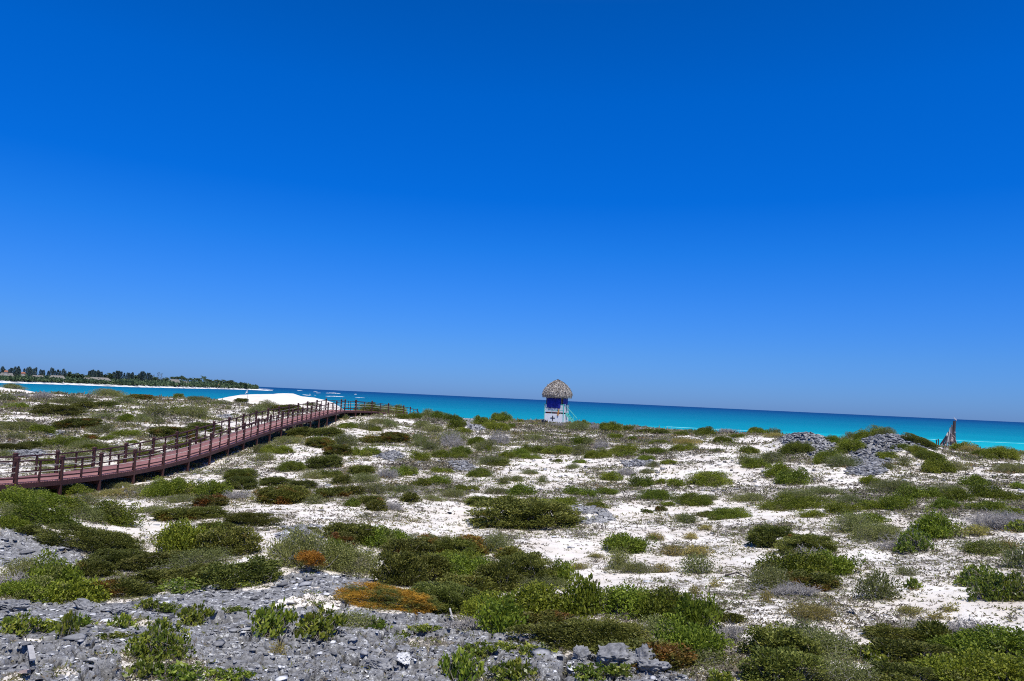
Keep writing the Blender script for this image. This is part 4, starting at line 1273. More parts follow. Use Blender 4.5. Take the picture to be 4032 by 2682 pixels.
def rail(mb, parts):
    for z0, z1, pr in parts:
        mb.box(-1.30, 1.30, -1.345-pr, -1.30, z0, z1); mb.box(-1.30, 1.30, 1.30, 1.345+pr, z0, z1)
        mb.box(-1.345-pr, -1.30, -1.28, 1.28, z0, z1); mb.box(1.30, 1.345+pr, -1.28, -1.02, z0, z1); mb.box(1.30, 1.345+pr, .32, 1.28, z0, z1)
P(lambda mb: rail(mb, [(1.60, 1.71, 0), (1.80, 1.93, 0), (1.945, 2.08, 0), (2.18, 2.33, 0), (2.345, 2.50, 0)]), 'balustrade', WHI)
P(lambda mb: rail(mb, [(1.72, 1.79, .006), (2.09, 2.17, .006), (2.51, 2.59, .02)]), 'rail_stripe', TEAL)
for x, y in ((-1.12, -1.1), (.98, -1.1), (1.12, 1.1), (-1.12, 1.1), (1.17, -.95)):
    P(lambda mb: mb.tube([(x, y, 1.57), (x+.02, y, 2.6), (x, y, 3.95)], [.085, .08, .075], 8), 'roof_post', TAN)
P(lambda mb: [mb.box(-1.15, 1.12, -1.2, -1.165, 3.42, 3.72), mb.box(1.165, 1.2, -1.12, 1.15, 3.42, 3.72), mb.box(-1.2, -1.165, -1.12, 1.15, 3.5, 3.82), mb.box(-1.15, 1.12, 1.165, 1.2, 3.5, 3.82)], 'header_board', simple('faded_cream_board', (.40, .37, .31), (.60, .57, .50), 9, .8, .2, .2))
def curtain(name, x0, x1, z0, z1, fx, folds):
    nx, nz = 60, 14; V = []
    for j in range(nz+1):
        for i in range(nx+1):
            u = x0+(x1-x0)*i/nx; t_ = j/nz; zz = z1+(z0+.05*math.sin(i*.33)+.02*math.sin(i*.9) - z1)*t_
            d = .025*math.sin(u*folds+1.3*t_)+.02*math.sin(u*folds*2.3+2*t_)
            V.append(fx(u, d, zz))
    Fc = [(j*(nx+1)+i, j*(nx+1)+i+1, (j+1)*(nx+1)+i+1, (j+1)*(nx+1)+i) for j in range(nz) for i in range(nx)]
    o = link('curtain', mesh_np('curtain', np.array(V), np.array(Fc), 4, smooth=True), BLU, tw)
    s = o.modifiers.new('thick', 'SOLIDIFY'); s.thickness = .012
curtain('front', -1.03, .93, 2.06, 3.44, lambda u, d, z: (u, -1.42+d if z < 2.7 else -1.30+d-.12*(1-sstep(2.6, 3.5, z)), z), 6)
curtain('side', -1.10, 1.0, 2.62, 3.46, lambda u, d, z: (1.26+d, u, z), 8)
curtain('back', -1.0, 1.0, 2.4, 3.5, lambda u, d, z: (u, 1.26+d, z), 7)
curtain('left', -1.0, 1.0, 2.4, 3.5, lambda u, d, z: (-1.26+d, u, z), 7)
P(lambda mb: [mb.box(1.36, 1.40, -.95+.22*i, -.95+.22*i+.205, 1.5, 2.68) for i in range(3)], 'gate', WHI)
def stair(mb):
    for y in (-.25, .55):
        mb.bar((1.36, y, 1.42), (2.62, y, .04), .045, .24)
    for i in range(5):
        t_ = (i+.6)/5.2; mb.box(1.36+1.26*t_-.12, 1.36+1.26*t_+.14, -.225, .525, 1.47-1.38*t_-.02, 1.47-1.38*t_+.025)
P(stair, 'staircase', TEAL)
def hrail(mb):
    mb.bar((1.34, -.30, 2.50), (3.02, -.30, .80), .085, .085); mb.bar((2.55, -.28, -.2), (2.55, -.28, 1.26), .045)
P(hrail, 'handrail', TEAL)
# thatch: a rounded hipped cone under thousands of hanging palm leaves
prof = [(1.90, 3.74), (1.98, 4.02), (1.88, 4.44), (1.62, 4.90), (1.24, 5.30), (.82, 5.61), (.40, 5.82), (0.02, 5.93)]
def rp_(an, r): 
    q = (abs(math.cos(an))**3.2+abs(math.sin(an))**3.2)**(-1/3.2); w_ = max(0, min(1, r/2)); return r*(q*w_+(1-w_))*.97
V, Fc = [], []; nn_ = 48
for i, (r0, z0) in enumerate(prof):
    for k in range(nn_):
        a = 2*math.pi*k/nn_; V.append((rp_(a, r0*.95)*math.cos(a), rp_(a, r0*.95)*math.sin(a), z0-.04))
for i in range(len(prof)-1):
    for k in range(nn_): Fc.append((i*nn_+k, i*nn_+(k+1) % nn_, (i+1)*nn_+(k+1) % nn_, (i+1)*nn_+k))
roof = link('thatch_roof', mesh_np('thatch_roof', np.array(V), np.array(Fc), 4), simple('thatch_underlay', (.07, .055, .045), (.14, .11, .09), 10, .95, .1, .3), tw)
n = 6500; g = np.random.default_rng(4); pr_ = np.array(prof); u = g.uniform(0, 1, n)**.75*(len(prof)-1); u = (len(prof)-1)-u; i0 = np.clip(u.astype(int), 0, len(prof)-2); f_ = u-i0
r_ = pr_[i0, 0]*(1-f_)+pr_[i0+1, 0]*f_; z_ = pr_[i0, 1]*(1-f_)+pr_[i0+1, 1]*f_; dr = pr_[i0, 0]-pr_[i0+1, 0]; dz = pr_[i0, 1]-pr_[i0+1, 1]
an = g.uniform(0, 2*math.pi, n); rq = np.array([rp_(a, r) for a, r in zip(an, r_)])
Pp = np.stack([rq*np.cos(an), rq*np.sin(an), z_], 1)+g.normal(0, .035, (n, 3))
Ax = unit(np.stack([np.cos(an)*dr, np.sin(an)*dr, dz], 1)+g.normal(0, .08, (n, 3))*np.array([1, 1, .6])+np.stack([np.cos(an), np.sin(an), np.zeros(n)], 1)*.05)
Bx = unit(np.cross(Ax, np.stack([np.cos(an), np.sin(an), np.full(n, .5)], 1))+g.normal(0, .4, (n, 3)))
Vq, Fq = quads(Pp, Ax, Bx, g.uniform(.18, .42, n), g.uniform(.035, .09, n))
TH = leafmat('dry_palm_thatch', [(.08, .068, .058), (.22, .195, .165), (.38, .345, .30), (.58, .54, .47)], None, transl=.08, spec=.1)
ht = link('hanging_leaves', mesh_np('hanging_leaves', Vq, Fq, 4, attrs={'rnd': ('FACE', np.clip(g.normal(.45, .28, n), 0, 1))}), TH, roof)
P(lambda mb: mb.tube([(-.42, .0, 5.84), (0, 0, 5.97), (.42, 0, 5.84)], [.08, .14, .08], 8), 'ridge_cap', simple('dark_thatch', (.05, .035, .03), (.10, .075, .06), 12, .9, .1, .3), roof)
# things by the tower
def lump(name, x, y, z, w, d, h, m, seed, label, cat, nfac=.35):
    import bmesh
    bm = bmesh.new(); bmesh.ops.create_icosphere(bm, subdivisions=3, radius=1); co = np.array([v.co[:] for v in bm.verts])
    r = 1+nfac*(fbm(co[:, 0]*2+seed, co[:, 1]*2+co[:, 2]*2, seed, 3)-.5)
    for v, c, q in zip(bm.verts, co, r): v.co = Vector((c[0]*w/2*q, c[1]*d/2*q, max(c[2], -.55)*h*.62*q))
    for f in bm.faces: f.smooth = True
    me = bpy.data.meshes.new(name); bm.to_mesh(me); bm.free(); me.materials.append(m)
    o = link(name, me); o.location = (x, y, z+h*.33); tag(o, label, cat); return o
def on(sx, sy, D=None):
    if D is None: D, az = hit(sx, sy)
    else: az = ray(sx, sy)[0]
    x, y = D*math.sin(az), D*math.cos(az); return x, y, gz(x, y)
BP_ = simple('black_plastic', (.006, .006, .010), (.02, .02, .028), 6, .35, .5, .6)
x, y, z = on(2142, 1663, 101); z = CAMZ+ray(2142, 1663)[1]*101
lump('sack', x, y, z, .68, .5, .42, BP_, 3, 'black plastic sack on the ground left of the tower base', 'sack')
x, y, z = on(2334, 1680, 104); z = CAMZ+ray(2334, 1677)[1]*104
lump('tarp_bundle', x, y, z-.1, .85, .7, .62, simple('blue_grey_tarp', (.04, .07, .14), (.12, .18, .30), 4, .5, .4, .5), 5, 'small blue-grey tarp bundle between the shrubs right of the tower', 'tarp')
x, y, z = on(2327, 1681, 103); z = CAMZ+ray(2327, 1681)[1]*103
lump('sack', x, y, z-.04, .5, .35, .2, simple('white_plastic', (.7, .7, .68), (.82, .82, .8), 6, .5, .3, .3), 8, 'small white sack lying in front of the blue-grey tarp bundle', 'sack')
rb = MB()
rb.hexa([(-.07, -.02, -.5), (.07, -.02, -.5), (.07, .02, -.5), (-.07, .02, -.5), (-.13, -.02, 0), (.13, -.02, 0), (.13, .02, 0), (-.13, .02, 0)])
rb.hexa([(-.13, -.02, 0), (.13, -.02, 0), (.13, .02, 0), (-.13, .02, 0), (-.05, -.02, .42), (.05, -.02, .42), (.05, .02, .42), (-.05, .02, .42)])
o = rb.build('rescue_board', simple('orange_board', (.40, .16, .03), (.62, .30, .08), 5, .5, .4, .1), bevel=.01)
o.parent = None; o.matrix_world = tw.matrix_basis @ Matrix.Translation((.68, -1.46, 1.52)) @ Matrix.Rotation(math.radians(7), 4, 'Y')
tag(o, 'orange-brown board hanging on the front of the thatched tower', 'rescue board')

# ------------------------------------------------------------------ flagpole, stump, stakes, driftwood
x, y, z = on(973, 1590, 92)
fp = empty('flagpole', (x, y, z)); tag(fp, 'thin dark pole with a limp white rag, in front of the bare white dune', 'flagpole')
topz = CAMZ+ray(973, 1530)[1]*92-z
MB_ = MB(); MB_.tube([(0, 0, -.3), (.01, 0, topz*.6), (0, 0, topz)], [.022, .02, .016], 6); MB_.build('pole', simple('dark_pole', (.03, .03, .035), (.07, .07, .075), 9, .6, .3, .1), fp)
V = []
for j in range(9):
    for i in range(5): V.append((-.05-.07*i*(.3+.09*j)+.02*math.sin(j*2+i), .05*math.sin(i*2.1+j), topz-.10-.05*j-.03*i))
link('flag', mesh_np('flag', np.array(V), np.array([(j*5+i, j*5+i+1, (j+1)*5+i+1, (j+1)*5+i) for j in range(8) for i in range(4)]), 4, smooth=True), simple('white_cloth', (.72, .72, .72), (.85, .85, .85), 8, .8, .2, .2), fp).modifiers.new('thick', 'SOLIDIFY').thickness = .01
x, y, z = on(794, 1571, 105); z = CAMZ+ray(794, 1568)[1]*105
mb = MB(); mb.box(-.15, .15, -.12, .12, 0, .19); bx = mb.build('white_box', simple('box_white', (.72, .72, .72), (.8, .8, .8), 5, .5, .3, .05), bevel=.02); bx.location = (x, y, z)
ml = MB(); ml.box(-.16, .16, -.13, .13, .192, .235); ml.build('lid', bx.data.materials[0], bx, bevel=.01); tag(bx, 'small white box on the crest beside the lagoon, left of the flagpole', 'box')
Dst = 61.0; x, y, z = on(3748, 1752, Dst); z = CAMZ+ray(3748, 1752)[1]*Dst
az_s = ray(3748, 1752)[0]
sp_ = empty('driftwood_stack', (x, y, z), -az_s); tag(sp_, 'tall stack of grey driftwood planks leaning round a post on the right crest', 'driftwood stack')
k_ = Dst/F/12.54      # metres per pixel of the enlarged view of it
def q_(px, py, dy=0): return Vector(((px-600)*k_, dy, (1400-py)*k_))
GW = [simple('grey_driftwood', (.10, .09, .095), (.24, .22, .22), 9, .9, .1, .6, (1, 1, .15)), simple('pale_driftwood', (.28, .27, .26), (.48, .46, .44), 9, .9, .1, .5, (1, 1, .15)), simple('dark_driftwood', (.035, .028, .03), (.09, .075, .075), 9, .9, .1, .6, (1, 1, .15)), simple('pink_driftwood', (.25, .19, .175), (.40, .32, .29), 9, .9, .1, .4, (1, 1, .15))]
PLK = [((640, 1420), (700, 390), .085, 0, 2, 'post'), ((560, 1420), (600, 560), .07, -.12, 0, 'plank'), ((500, 1380), (540, 670), .075, -.16, 0, 'plank'), ((450, 1300), (530, 690), .05, -.20, 1, 'plank'), ((180, 1420), (480, 860), .06, .05, 2, 'plank'),
       ((250, 1430), (470, 900), .07, -.1, 0, 'plank'), ((330, 1430), (520, 830), .07, -.18, 2, 'plank'), ((400, 1430), (530, 800), .075, -.24, 0, 'plank'), ((420, 1030), (455, 900), .06, -.28, 1, 'plank'), ((700, 1420), (710, 870), .09, .02, 2, 'plank'),
       ((790, 1400), (690, 1020), .05, -.08, 0, 'plank'), ((770, 1420), (650, 900), .06, .1, 2, 'plank'), ((600, 1250), (610, 1050), .10, -.26, 3, 'plank'), ((720, 1080), (480, 830), .025, -.26, 3, 'plank'), ((690, 865), (745, 860), .05, -.03, 1, 'plank'),
       ((370, 1430), (420, 1300), .05, -.32, 3, 'plank'), ((680, 1430), (675, 1340), .045, -.30, 1, 'plank'), ((480, 1440), (600, 1230), .08, -.28, 0, 'plank'), ((740, 1440), (660, 1260), .07, -.26, 0, 'plank'), ((230, 1440), (300, 1280), .05, -.2, 3, 'plank')]
for a_, b_, r, dy, mi, nm in PLK:
    A, B = q_(*a_, dy*1.6-.12), q_(*b_, dy*.3); mid = (A+B)/2+Vector((random.uniform(-.02, .02), 0, 0))
    mb = MB(); rr_ = r*1.2
    if nm == 'post': mb.tube([A, mid, B], [rr_*1.35, rr_*1.1, rr_*.9], 9)
    else: mb.tube([A, mid, B], [rr_*.75, rr_*.62, rr_*.45], 5)
    mb.build(nm, GW[mi], sp_)
# pale seabird on the post
tp = q_(715, 372, 0)
V, Fc = [], []; ns_ = 11
body = [(-.13, .035, .02), (-.10, .03, .035), (-.04, .045, .062), (.03, .055, .07), (.08, .075, .062), (.115, .11, .045), (.135, .15, .035), (.155, .175, .036), (.18, .178, .026), (.20, .17, .010), (.225, .162, .003)]
for i, (bx_, bz_, r) in enumerate(body):
    for k in range(ns_):
        a = 2*math.pi*k/ns_; V.append((-bx_, r*.8*math.cos(a), bz_+.04+r*math.sin(a)))
for i in range(len(body)-1):
    for k in range(ns_): Fc.append((i*ns_+k, i*ns_+(k+1) % ns_, (i+1)*ns_+(k+1) % ns_, (i+1)*ns_+k))
brd = link('seabird', mesh_np('seabird', np.array(V), np.array(Fc), 4, smooth=True), simple('bird_plumage', (.30, .30, .35), (.50, .50, .55), 6, .8, .2, .1))
brd.location = sp_.matrix_basis @ tp + Vector((0, 0, .0)); brd.scale = (.8, .8, .8); brd.rotation_euler = (0, math.radians(20), -az_s); tag(brd, 'pale seabird perched on top of the driftwood post', 'bird')
lg = MB(); lg.tube([(0, .02, .05), (0, .02, -.03)], [.006, .006], 5); lg.tube([(0, -.02, .05), (0, -.02, -.03)], [.006, .006], 5); lg.build('legs', BLK, brd)
for sx, h, lab in ((3687, .34, 'left one of two short dark stakes left of the driftwood stack'), (3694.5, .40, 'right one of two short dark stakes left of the driftwood stack')):
    x, y, z = on(sx, 1750, 62); z = CAMZ+ray(sx, 1750)[1]*62
    mb = MB(); mb.tube([(0, 0, -.4), (.01, 0, h*.5), (-.01, 0, h)], [.045, .04, .05], 6); o = mb.build('stake', GW[2]); o.location = (x, y, z); tag(o, lab, 'stake', 'short stakes by the driftwood stack')
def drift(pts, r, m, label, cat='driftwood', flat=False, lift=.03):
    P3 = []
    for sx, sy in pts:
        D, az = hit(sx, sy); x, y = D*math.sin(az), D*math.cos(az); P3.append(Vector((x, y, float(rockz(np.array([x]), np.array([y]))[0])+lift)))
    o0 = P3[0].copy(); mb = MB()
    if flat:
        e_ = P3[-1]-o0; e_ = e_.normalized()*min(e_.length, .36); mb.bar((0, 0, 0), e_, r*2.6, r)
    else: mb.tube([p-o0 for p in P3], [r*(1-.6*i/(len(P3)-1)) for i in range(len(P3))], 6)
    o = mb.build('driftwood', m); o.location = o0; tag(o, label, cat)
drift([(116, 2578), (134, 2622)], .022, GW[1], 'short whitish plank on the bottom left rock, upper of two', flat=True, lift=.07)
drift([(88, 2676), (120, 2624)], .026, GW[3], 'brownish plank on the bottom left rock, lower of two', flat=True, lift=.07)
drift([(2048, 2543), (2070, 2538), (2085, 2560), (2102, 2578)], .03, GW[0], 'crooked grey branch on the sand patch below the green thicket', lift=.06)
drift([(1770, 2425), (1785, 2440), (1786, 2468)], .018, GW[1], 'bent white stick right of the bright orange patch', lift=.12)
drift([(2856, 2275), (2900, 2262), (2960, 2290)], .02, GW[2], 'dark crooked twig on the sand in front of the dark cushion pair', lift=.04)
drift([(330, 1580), (352, 1568), (366, 1560)], .05, GW[2], 'dark fallen log in the sand on the far left crest', lift=.15)
# ------------------------------------------------------------------ sea, surf, far headland
m, nt, N, L, b, out = mat('sea_water')
def math_(op, a, b_=None, clamp=False):
    n = N.new('ShaderNodeMath'); n.operation = op; n.use_clamp = clamp
    for i, v in enumerate((a, b_)):
        if v is None: continue
        if isinstance(v, (int, float)): n.inputs[i].default_value = v
        else: L.new(v, n.inputs[i])
    return n.outputs[0]
geo = N.new('ShaderNodeNewGeometry'); sp = N.new('ShaderNodeSeparateXYZ'); L.new(geo.outputs['Position'], sp.inputs[0])
mp = N.new('ShaderNodeMapping'); mp.inputs['Scale'].default_value = (.35, 1, 1); L.new(geo.outputs['Position'], mp.inputs[0])
nz = noise(N, L, mp.outputs[0], .006, 5, .6, .4)
mp2 = N.new('ShaderNodeMapping'); mp2.inputs['Scale'].default_value = (.25, 1, 1); L.new(geo.outputs['Position'], mp2.inputs[0])
nz2 = noise(N, L, mp2.outputs[0], .05, 4, .6)
# the water deepens away from the shore: log of the distance from it, blurred by sand banks
ly = math_('LOGARITHM', math_('MAXIMUM', sp.outputs['Y'], 50.0), 10.0)
v = math_('ADD', ly, math_('MULTIPLY', math_('SUBTRACT', nz.outputs[0], .5), .30))
v = math_('ADD', v, math_('MULTIPLY', math_('SUBTRACT', nz2.outputs[0], .5), .17))
mr = N.new('ShaderNodeMapRange'); mr.inputs[1].default_value = 2.3; mr.inputs[2].default_value = 3.8; L.new(v, mr.inputs[0])
depth = rgb_ramp(N, [(0.0, (.008, 0.40, 0.43)), (.05, (.005, 0.36, 0.40)), (.085, (.001, 0.250, 0.306)), (.20, (.001, 0.184, 0.255)), (.38, (.001, 0.116, 0.197)), (.58, (.001, 0.075, 0.162)), (.80, (.001, 0.044, 0.128)), (1.0, (.001, 0.035, 0.114))])
L.new(mr.outputs[0], depth.inputs[0]); L.new(depth.outputs[0], b.inputs['Base Color'])
b.inputs['Roughness'].default_value = .35; b.inputs['Specular IOR Level'].default_value = .05; b.inputs['IOR'].default_value = 1.33
n3 = noise(N, L, mp2.outputs[0], .35, 6, .7); bp = N.new('ShaderNodeBump'); bp.inputs['Strength'].default_value = .5; bp.inputs['Distance'].default_value = .5
L.new(n3.outputs[0], bp.inputs['Height']); L.new(bp.outputs[0], b.inputs['Normal'])
S_ = 42000.0
ys = [60, 300, 900, 3000, 10000, S_]; V = [(x, y, 0) for y in ys for x in (-S_, -8000, -2000, 0, 2000, 8000, S_)]
Fc = [(j*7+i, j*7+i+1, (j+1)*7+i+1, (j+1)*7+i) for j in range(len(ys)-1) for i in range(6)]
tag(link('sea_water', mesh_np('sea_water', np.array(V, float), np.array(Fc), 4), m), kind='structure')
FO = simple('white_foam', (.72, .75, .76), (.86, .88, .88), 2, .8, .2, .3)
SF = simple('thin_surf', (.10, .48, .52), (.34, .70, .72), .4, .8, .2, .1)
def wave(sx, sy, wpx, label, hpx=2.2):
    az, s = ray(sx, sy); D = -CAMZ/s; w = wpx*D/F; k = 26; V, Fc = [], []; h = min(hpx*D/F*.5, 1.3)
    g = random.Random(int(sx)); dep = hpx*.55*D/F*D/CAMZ
    for i in range(k+1):
        t_ = i/k; e = math.sin(math.pi*t_)**.5*(.55+.45*g.random()); x = (t_-.5)*w; yo = dep*.25*math.sin(t_*5+sx)
        V += [(x, yo-dep*.5*e, .03), (x, yo-dep*.47*e, h*e+.05), (x, yo+dep*.45*e, h*.5*e+.05), (x, yo+dep*.5*e, .03)]
    for i in range(k):
        for j in range(3): Fc.append((i*4+j, (i+1)*4+j, (i+1)*4+j+1, i*4+j+1))
        Fc.append((i*4+3, (i+1)*4+3, (i+1)*4, i*4))
    o = link('breaking_wave', mesh_np('breaking_wave', np.array(V), np.array(Fc), 4, smooth=True), FO)
    o.location = (D*math.sin(az), D*math.cos(az), 0); o.rotation_euler = (0, 0, -az); tag(o, label, 'wave', 'white breakers on the reef')
z2 = lambda a, b_: (1000+.42409*a, 1400+.42409*b_)
for zx, zy, w, lab, hp in [(90, 311, 170, 'long thin breaker nearest the headland tip, upper line', 1.6), (95, 319, 150, 'long thin breaker nearest the headland tip, lower line', 1.9), (425, 327, 50, 'short breaker above the left part of the white dune', 2.2), (490, 368, 82, 'breaker touching the top of the white dune', 3.5),
                           (517, 360, 20, 'tiny breaker just above the one touching the white dune', 2.2), (570, 338, 42, 'short upper breaker left of the long pair', 2.5), (597, 348, 44, 'short lower breaker left of the long pair', 2), (735, 351, 130, 'upper one of the two long breakers right of the white dune', 4.0),
                           (750, 381, 170, 'lower one of the two long breakers right of the white dune', 3.6), (943, 361, 22, 'small bright breaker, farthest right', 3.4), (982, 392, 92, 'faint thin breaker lowest on the right', 1.8), (568, 370, 18, 'tiny breaker between the white dune and the long pair', 1.6)]:
    sx, sy = z2(zx, zy); wave(sx, sy, w*.42409, lab, hp)
# thin surf lines close to the beach at the right
for i, (x0, x1, yy, lab) in enumerate([(2640, 2990, 243, 'faint pale surf line along the shallows right of the tower'), (3600, 4100, 243, 'faint pale surf line along the shallows at the right edge')]):
    a0, a1 = AZ(x0), AZ(x1); V, Fc = [], []; k = 120
    for j in range(k+1):
        X0 = (math.tan(a0)+(math.tan(a1)-math.tan(a0))*j/k)*yy; yo = (fbm(np.array([X0/14.]), np.array([i*3.]), 5, 4)[0]-.5)*9; wd = .03+.45*max(0, fbm(np.array([X0/6.]), np.array([9.+i]), 8, 3)[0]-.42)*3
        V += [(X0, yy+yo-wd, .012), (X0, yy+yo, .10), (X0, yy+yo+wd, .012)]
    for j in range(k):
        for c in range(2): Fc.append((j*3+c, (j+1)*3+c, (j+1)*3+c+1, j*3+c+1))
    tag(link('surf_line', mesh_np('surf_line', np.array(V), np.array(Fc), 4, smooth=True), SF), lab, 'wave', 'surf lines in the shallows')

# headland
HL = [(-600, 1488), (-200, 1500), (0, 1508), (250, 1515), (500, 1524), (750, 1530), (900, 1533), (1000, 1536), (1040, 1537.2), (1075, 1537.6)]
def shore(sx):
    sy = np.interp(sx, [a for a, c in HL], [c for a, c in HL]); az, s = ray(sx, sy); return az, min(-CAMZ/s, 1500)
xs = np.linspace(-600, 1075, 240); V = []; nd = 16
for sx in xs:
    az, D = shore(sx); t_ = min(1, max(0, (1085-sx)/160))
    for j in range(nd):
        u = j/(nd-1); dd = u*(250*t_+12); x, y = (D+dd)*math.sin(az), (D+dd)*math.cos(az)
        z = -.4+(3.2*t_+.7)*min(1, u*6)+ (fbm(np.array([x/18]), np.array([y/18]), 4, 3)[0]-.5)*1.3*min(1, u*8)*t_
        if j == nd-1: z = -1
        V.append((x, y, z))
V = np.array(V); idx = np.arange(len(xs)*nd).reshape(len(xs), nd)
Fq = np.stack([idx[:-1, :-1], idx[1:, :-1], idx[1:, 1:], idx[:-1, 1:]], -1).reshape(-1, 4)
mh, nt, N, L, b, out = mat('headland_beach')
geo = N.new('ShaderNodeNewGeometry'); mp = N.new('ShaderNodeMapping'); mp.inputs['Scale'].default_value = (1, 1, 6); L.new(geo.outputs['Position'], mp.inputs[0])
nn = noise(N, L, mp.outputs[0], .07, 5, .65); r = rgb_ramp(N, [(.50, (.80, .78, .74)), (.60, (.33, .32, .30))]); L.new(nn.outputs[0], r.inputs[0]); L.new(r.outputs[0], b.inputs['Base Color']); b.inputs['Roughness'].default_value = .95
tag(link('headland_beach', mesh_np('headland_beach', V, Fq, 4, smooth=True), mh), kind='structure')
def hz_at(x, y): return 1.9
FT = leafmat('far_foliage', [(.040, .065, .036), (.075, .110, .055), (.12, .155, .075)], None, transl=.1, spec=.05)
FC = leafmat('far_casuarina', [(.055, .085, .072), (.095, .135, .110), (.14, .18, .15)], None, transl=.1, spec=.05)
g = np.random.default_rng(12)
# low thicket covering the headland
Cc, Sz = [], []
for i in range(5200):
    sx = g.uniform(-500, 1010); az, D = shore(sx); t_ = min(1, (1030-sx)/120); dd = (20+g.uniform(0, 1)**1.5*90*t_)*(D/700)**.6
    hgt = (1.3+3.1*g.uniform(0, 1)*min(1, dd/60))*(.45+.55*t_)*max(1, (D/640)**1.1)
    Cc.append(((D+dd)*math.sin(az), (D+dd)*math.cos(az), 2.6+hgt*.5)); Sz.append((hgt*.55, D))
Cc = np.array(Cc); Sz = np.array(Sz); per = 16
Pp = np.repeat(Cc, per, 0); rs = np.repeat(Sz[:, 0], per)[:, None]; off = unit(g.normal(0, 1, Pp.shape))*g.uniform(.4, 1, (len(Pp), 1)); off[:, :2] *= 1.5
Pp = Pp+off*rs; Pp[:, 2] = np.maximum(Pp[:, 2], 2.2); Ax = unit(off+g.normal(0, .5, off.shape)+np.array([0, 0, .5])); Bx = unit(np.cross(Ax, g.normal(0, 1, Ax.shape)))
Vq, Fq = quads(Pp, Ax, Bx, np.repeat(Sz[:, 1]/640, per)*1.4*g.uniform(.6, 1.4, len(Pp)), np.repeat(Sz[:, 1]/640, per)*g.uniform(.6, 1.3, len(Pp)))
tag(link('coastal_thicket', mesh_np('coastal_thicket', Vq, Fq, 4, attrs={'rnd': ('FACE', np.clip(np.repeat(g.uniform(0, 1, len(Cc)), per)*.7+g.uniform(0, .4, len(Pp)), 0, 1))}), FT), 'dense dark green coastal thicket covering the far headland', 'thicket', kind='stuff')
def crown_mesh(kind, var):
    g = np.random.default_rng(100+var*7+ord(kind)); tr = MB()
    if kind == 'c':      # casuarina: narrow ragged feathery crown, 10 m tall
        n = 900; t = g.uniform(0, 1, n)**.9; z = 1.6+8.2*t; env = (1-t)**.55*1.9+.15; env *= .55+.75*vnoise(t*9+var*3, np.zeros(n)+var, 3)
        a = g.uniform(0, 6.28, n); r = env*np.sqrt(g.uniform(.05, 1, n)); P_ = np.stack([r*np.cos(a), r*np.sin(a), z], 1)
        A = unit(np.stack([np.cos(a), np.sin(a), g.uniform(.1, 1.5, n)], 1)+g.normal(0, .3, (n, 3))); Ll, Wl = .75, .30
        tr.tube([(0, 0, -1), (.1, 0, 4), (0, 0.1, 9)], [.22, .15, .04], 6)
    elif kind == 'b':    # round broadleaf, 6 m
        n = 900; c = g.normal(0, 1, (14, 3))*np.array([1.3, 1.3, .8])+np.array([0, 0, 3.9]); P_ = c[g.integers(0, 14, n)]+unit(g.normal(0, 1, (n, 3)))*g.uniform(.5, 1.1, (n, 1))
        A = unit(g.normal(0, 1, (n, 3))+np.array([0, 0, .4])); Ll, Wl = .7, .45; tr.tube([(0, 0, -1), (.1, 0, 2), (0, 0, 3.6)], [.25, .18, .1], 6)
    elif kind == 't':    # thin bare-looking
        n = 130; t = g.uniform(0, 1, n); z = 3+7*t; a = g.uniform(0, 6.28, n); r = g.uniform(.1, .9, n)*(1-t*.5); P_ = np.stack([r*np.cos(a), r*np.sin(a), z], 1); A = unit(np.stack([np.cos(a), np.sin(a), np.full(n, .8)], 1)); Ll, Wl = .6, .16
        tr.tube([(0, 0, -1), (.05, 0, 5), (0, 0, 10)], [.2, .12, .04], 6)
        for q in range(12): 
            z0 = g.uniform(3, 9); an = g.uniform(0, 6.28); tr.tube([(0, 0, z0), (math.cos(an)*.9, math.sin(an)*.9, z0+.6)], [.05, .02], 4)
    else:                # coconut palm, 10 m: drooping fronds of leaflets
        P_, A = [], []
        tr.tube([(0, 0, -1), (.2, .05, 3), (.15, .1, 6.5), (0, 0, 8.6)], [.22, .16, .13, .12], 7)
        for f in range(20):
            an = f*2.4+g.uniform(-.2, .2); el = g.uniform(-.1, 1.2); ln = g.uniform(2.0, 2.9)
            for q in range(26):
                u = (q+.5)/26; rr_ = ln*u*math.cos(el*(1-u*.5)); zz = 8.6+ln*u*math.sin(el)-1.9*u*u*(1.1-.4*el)
                for sd_ in (-1, 1):
                    P_.append((rr_*math.cos(an), rr_*math.sin(an), zz)); A.append((-math.sin(an)*sd_*.8+math.cos(an)*.5, math.cos(an)*sd_*.8+math.sin(an)*.5, -.55))
        P_ = np.array(P_); A = unit(np.array(A)); n = len(P_); Ll, Wl = .75, .22
    B = unit(np.cross(A, g.normal(0, 1, A.shape))); s = g.uniform(.6, 1.4, n)
    V, Fq = quads(P_, A, B, Ll*s, Wl*s)
    cm = mesh_np('crown', V, Fq, 4, attrs={'rnd': ('FACE', g.uniform(0, 1, n))}); cm.materials.append(FC if kind in 'ct' else FT)
    t_ = bpy.data.meshes.new('trunk'); t_.from_pydata(tr.v, [], tr.f); t_.update(); t_.materials.append(BR)
    return cm, t_
HT = {'c': 9.9, 'b': 6.1, 't': 10.0, 'p': 9.6}
TM = {(k, v): crown_mesh(k, v) for k in 'cbtp' for v in range(3)}
TL = {'c': ('casuarina_tree', 'feathery dark casuarina tree', 'casuarina trees on the headland'), 'b': ('broadleaf_tree', 'round dark broadleaf tree', 'broadleaf trees on the headland'), 't': ('bare_tree', 'thin nearly bare tree', 'thin bare trees on the headland'), 'p': ('palm_tree', 'coconut palm', 'palm trees on the headland')}
trees = []
Z3 = lambda a: a/4.716; Z4 = lambda a: 500+a/4.716
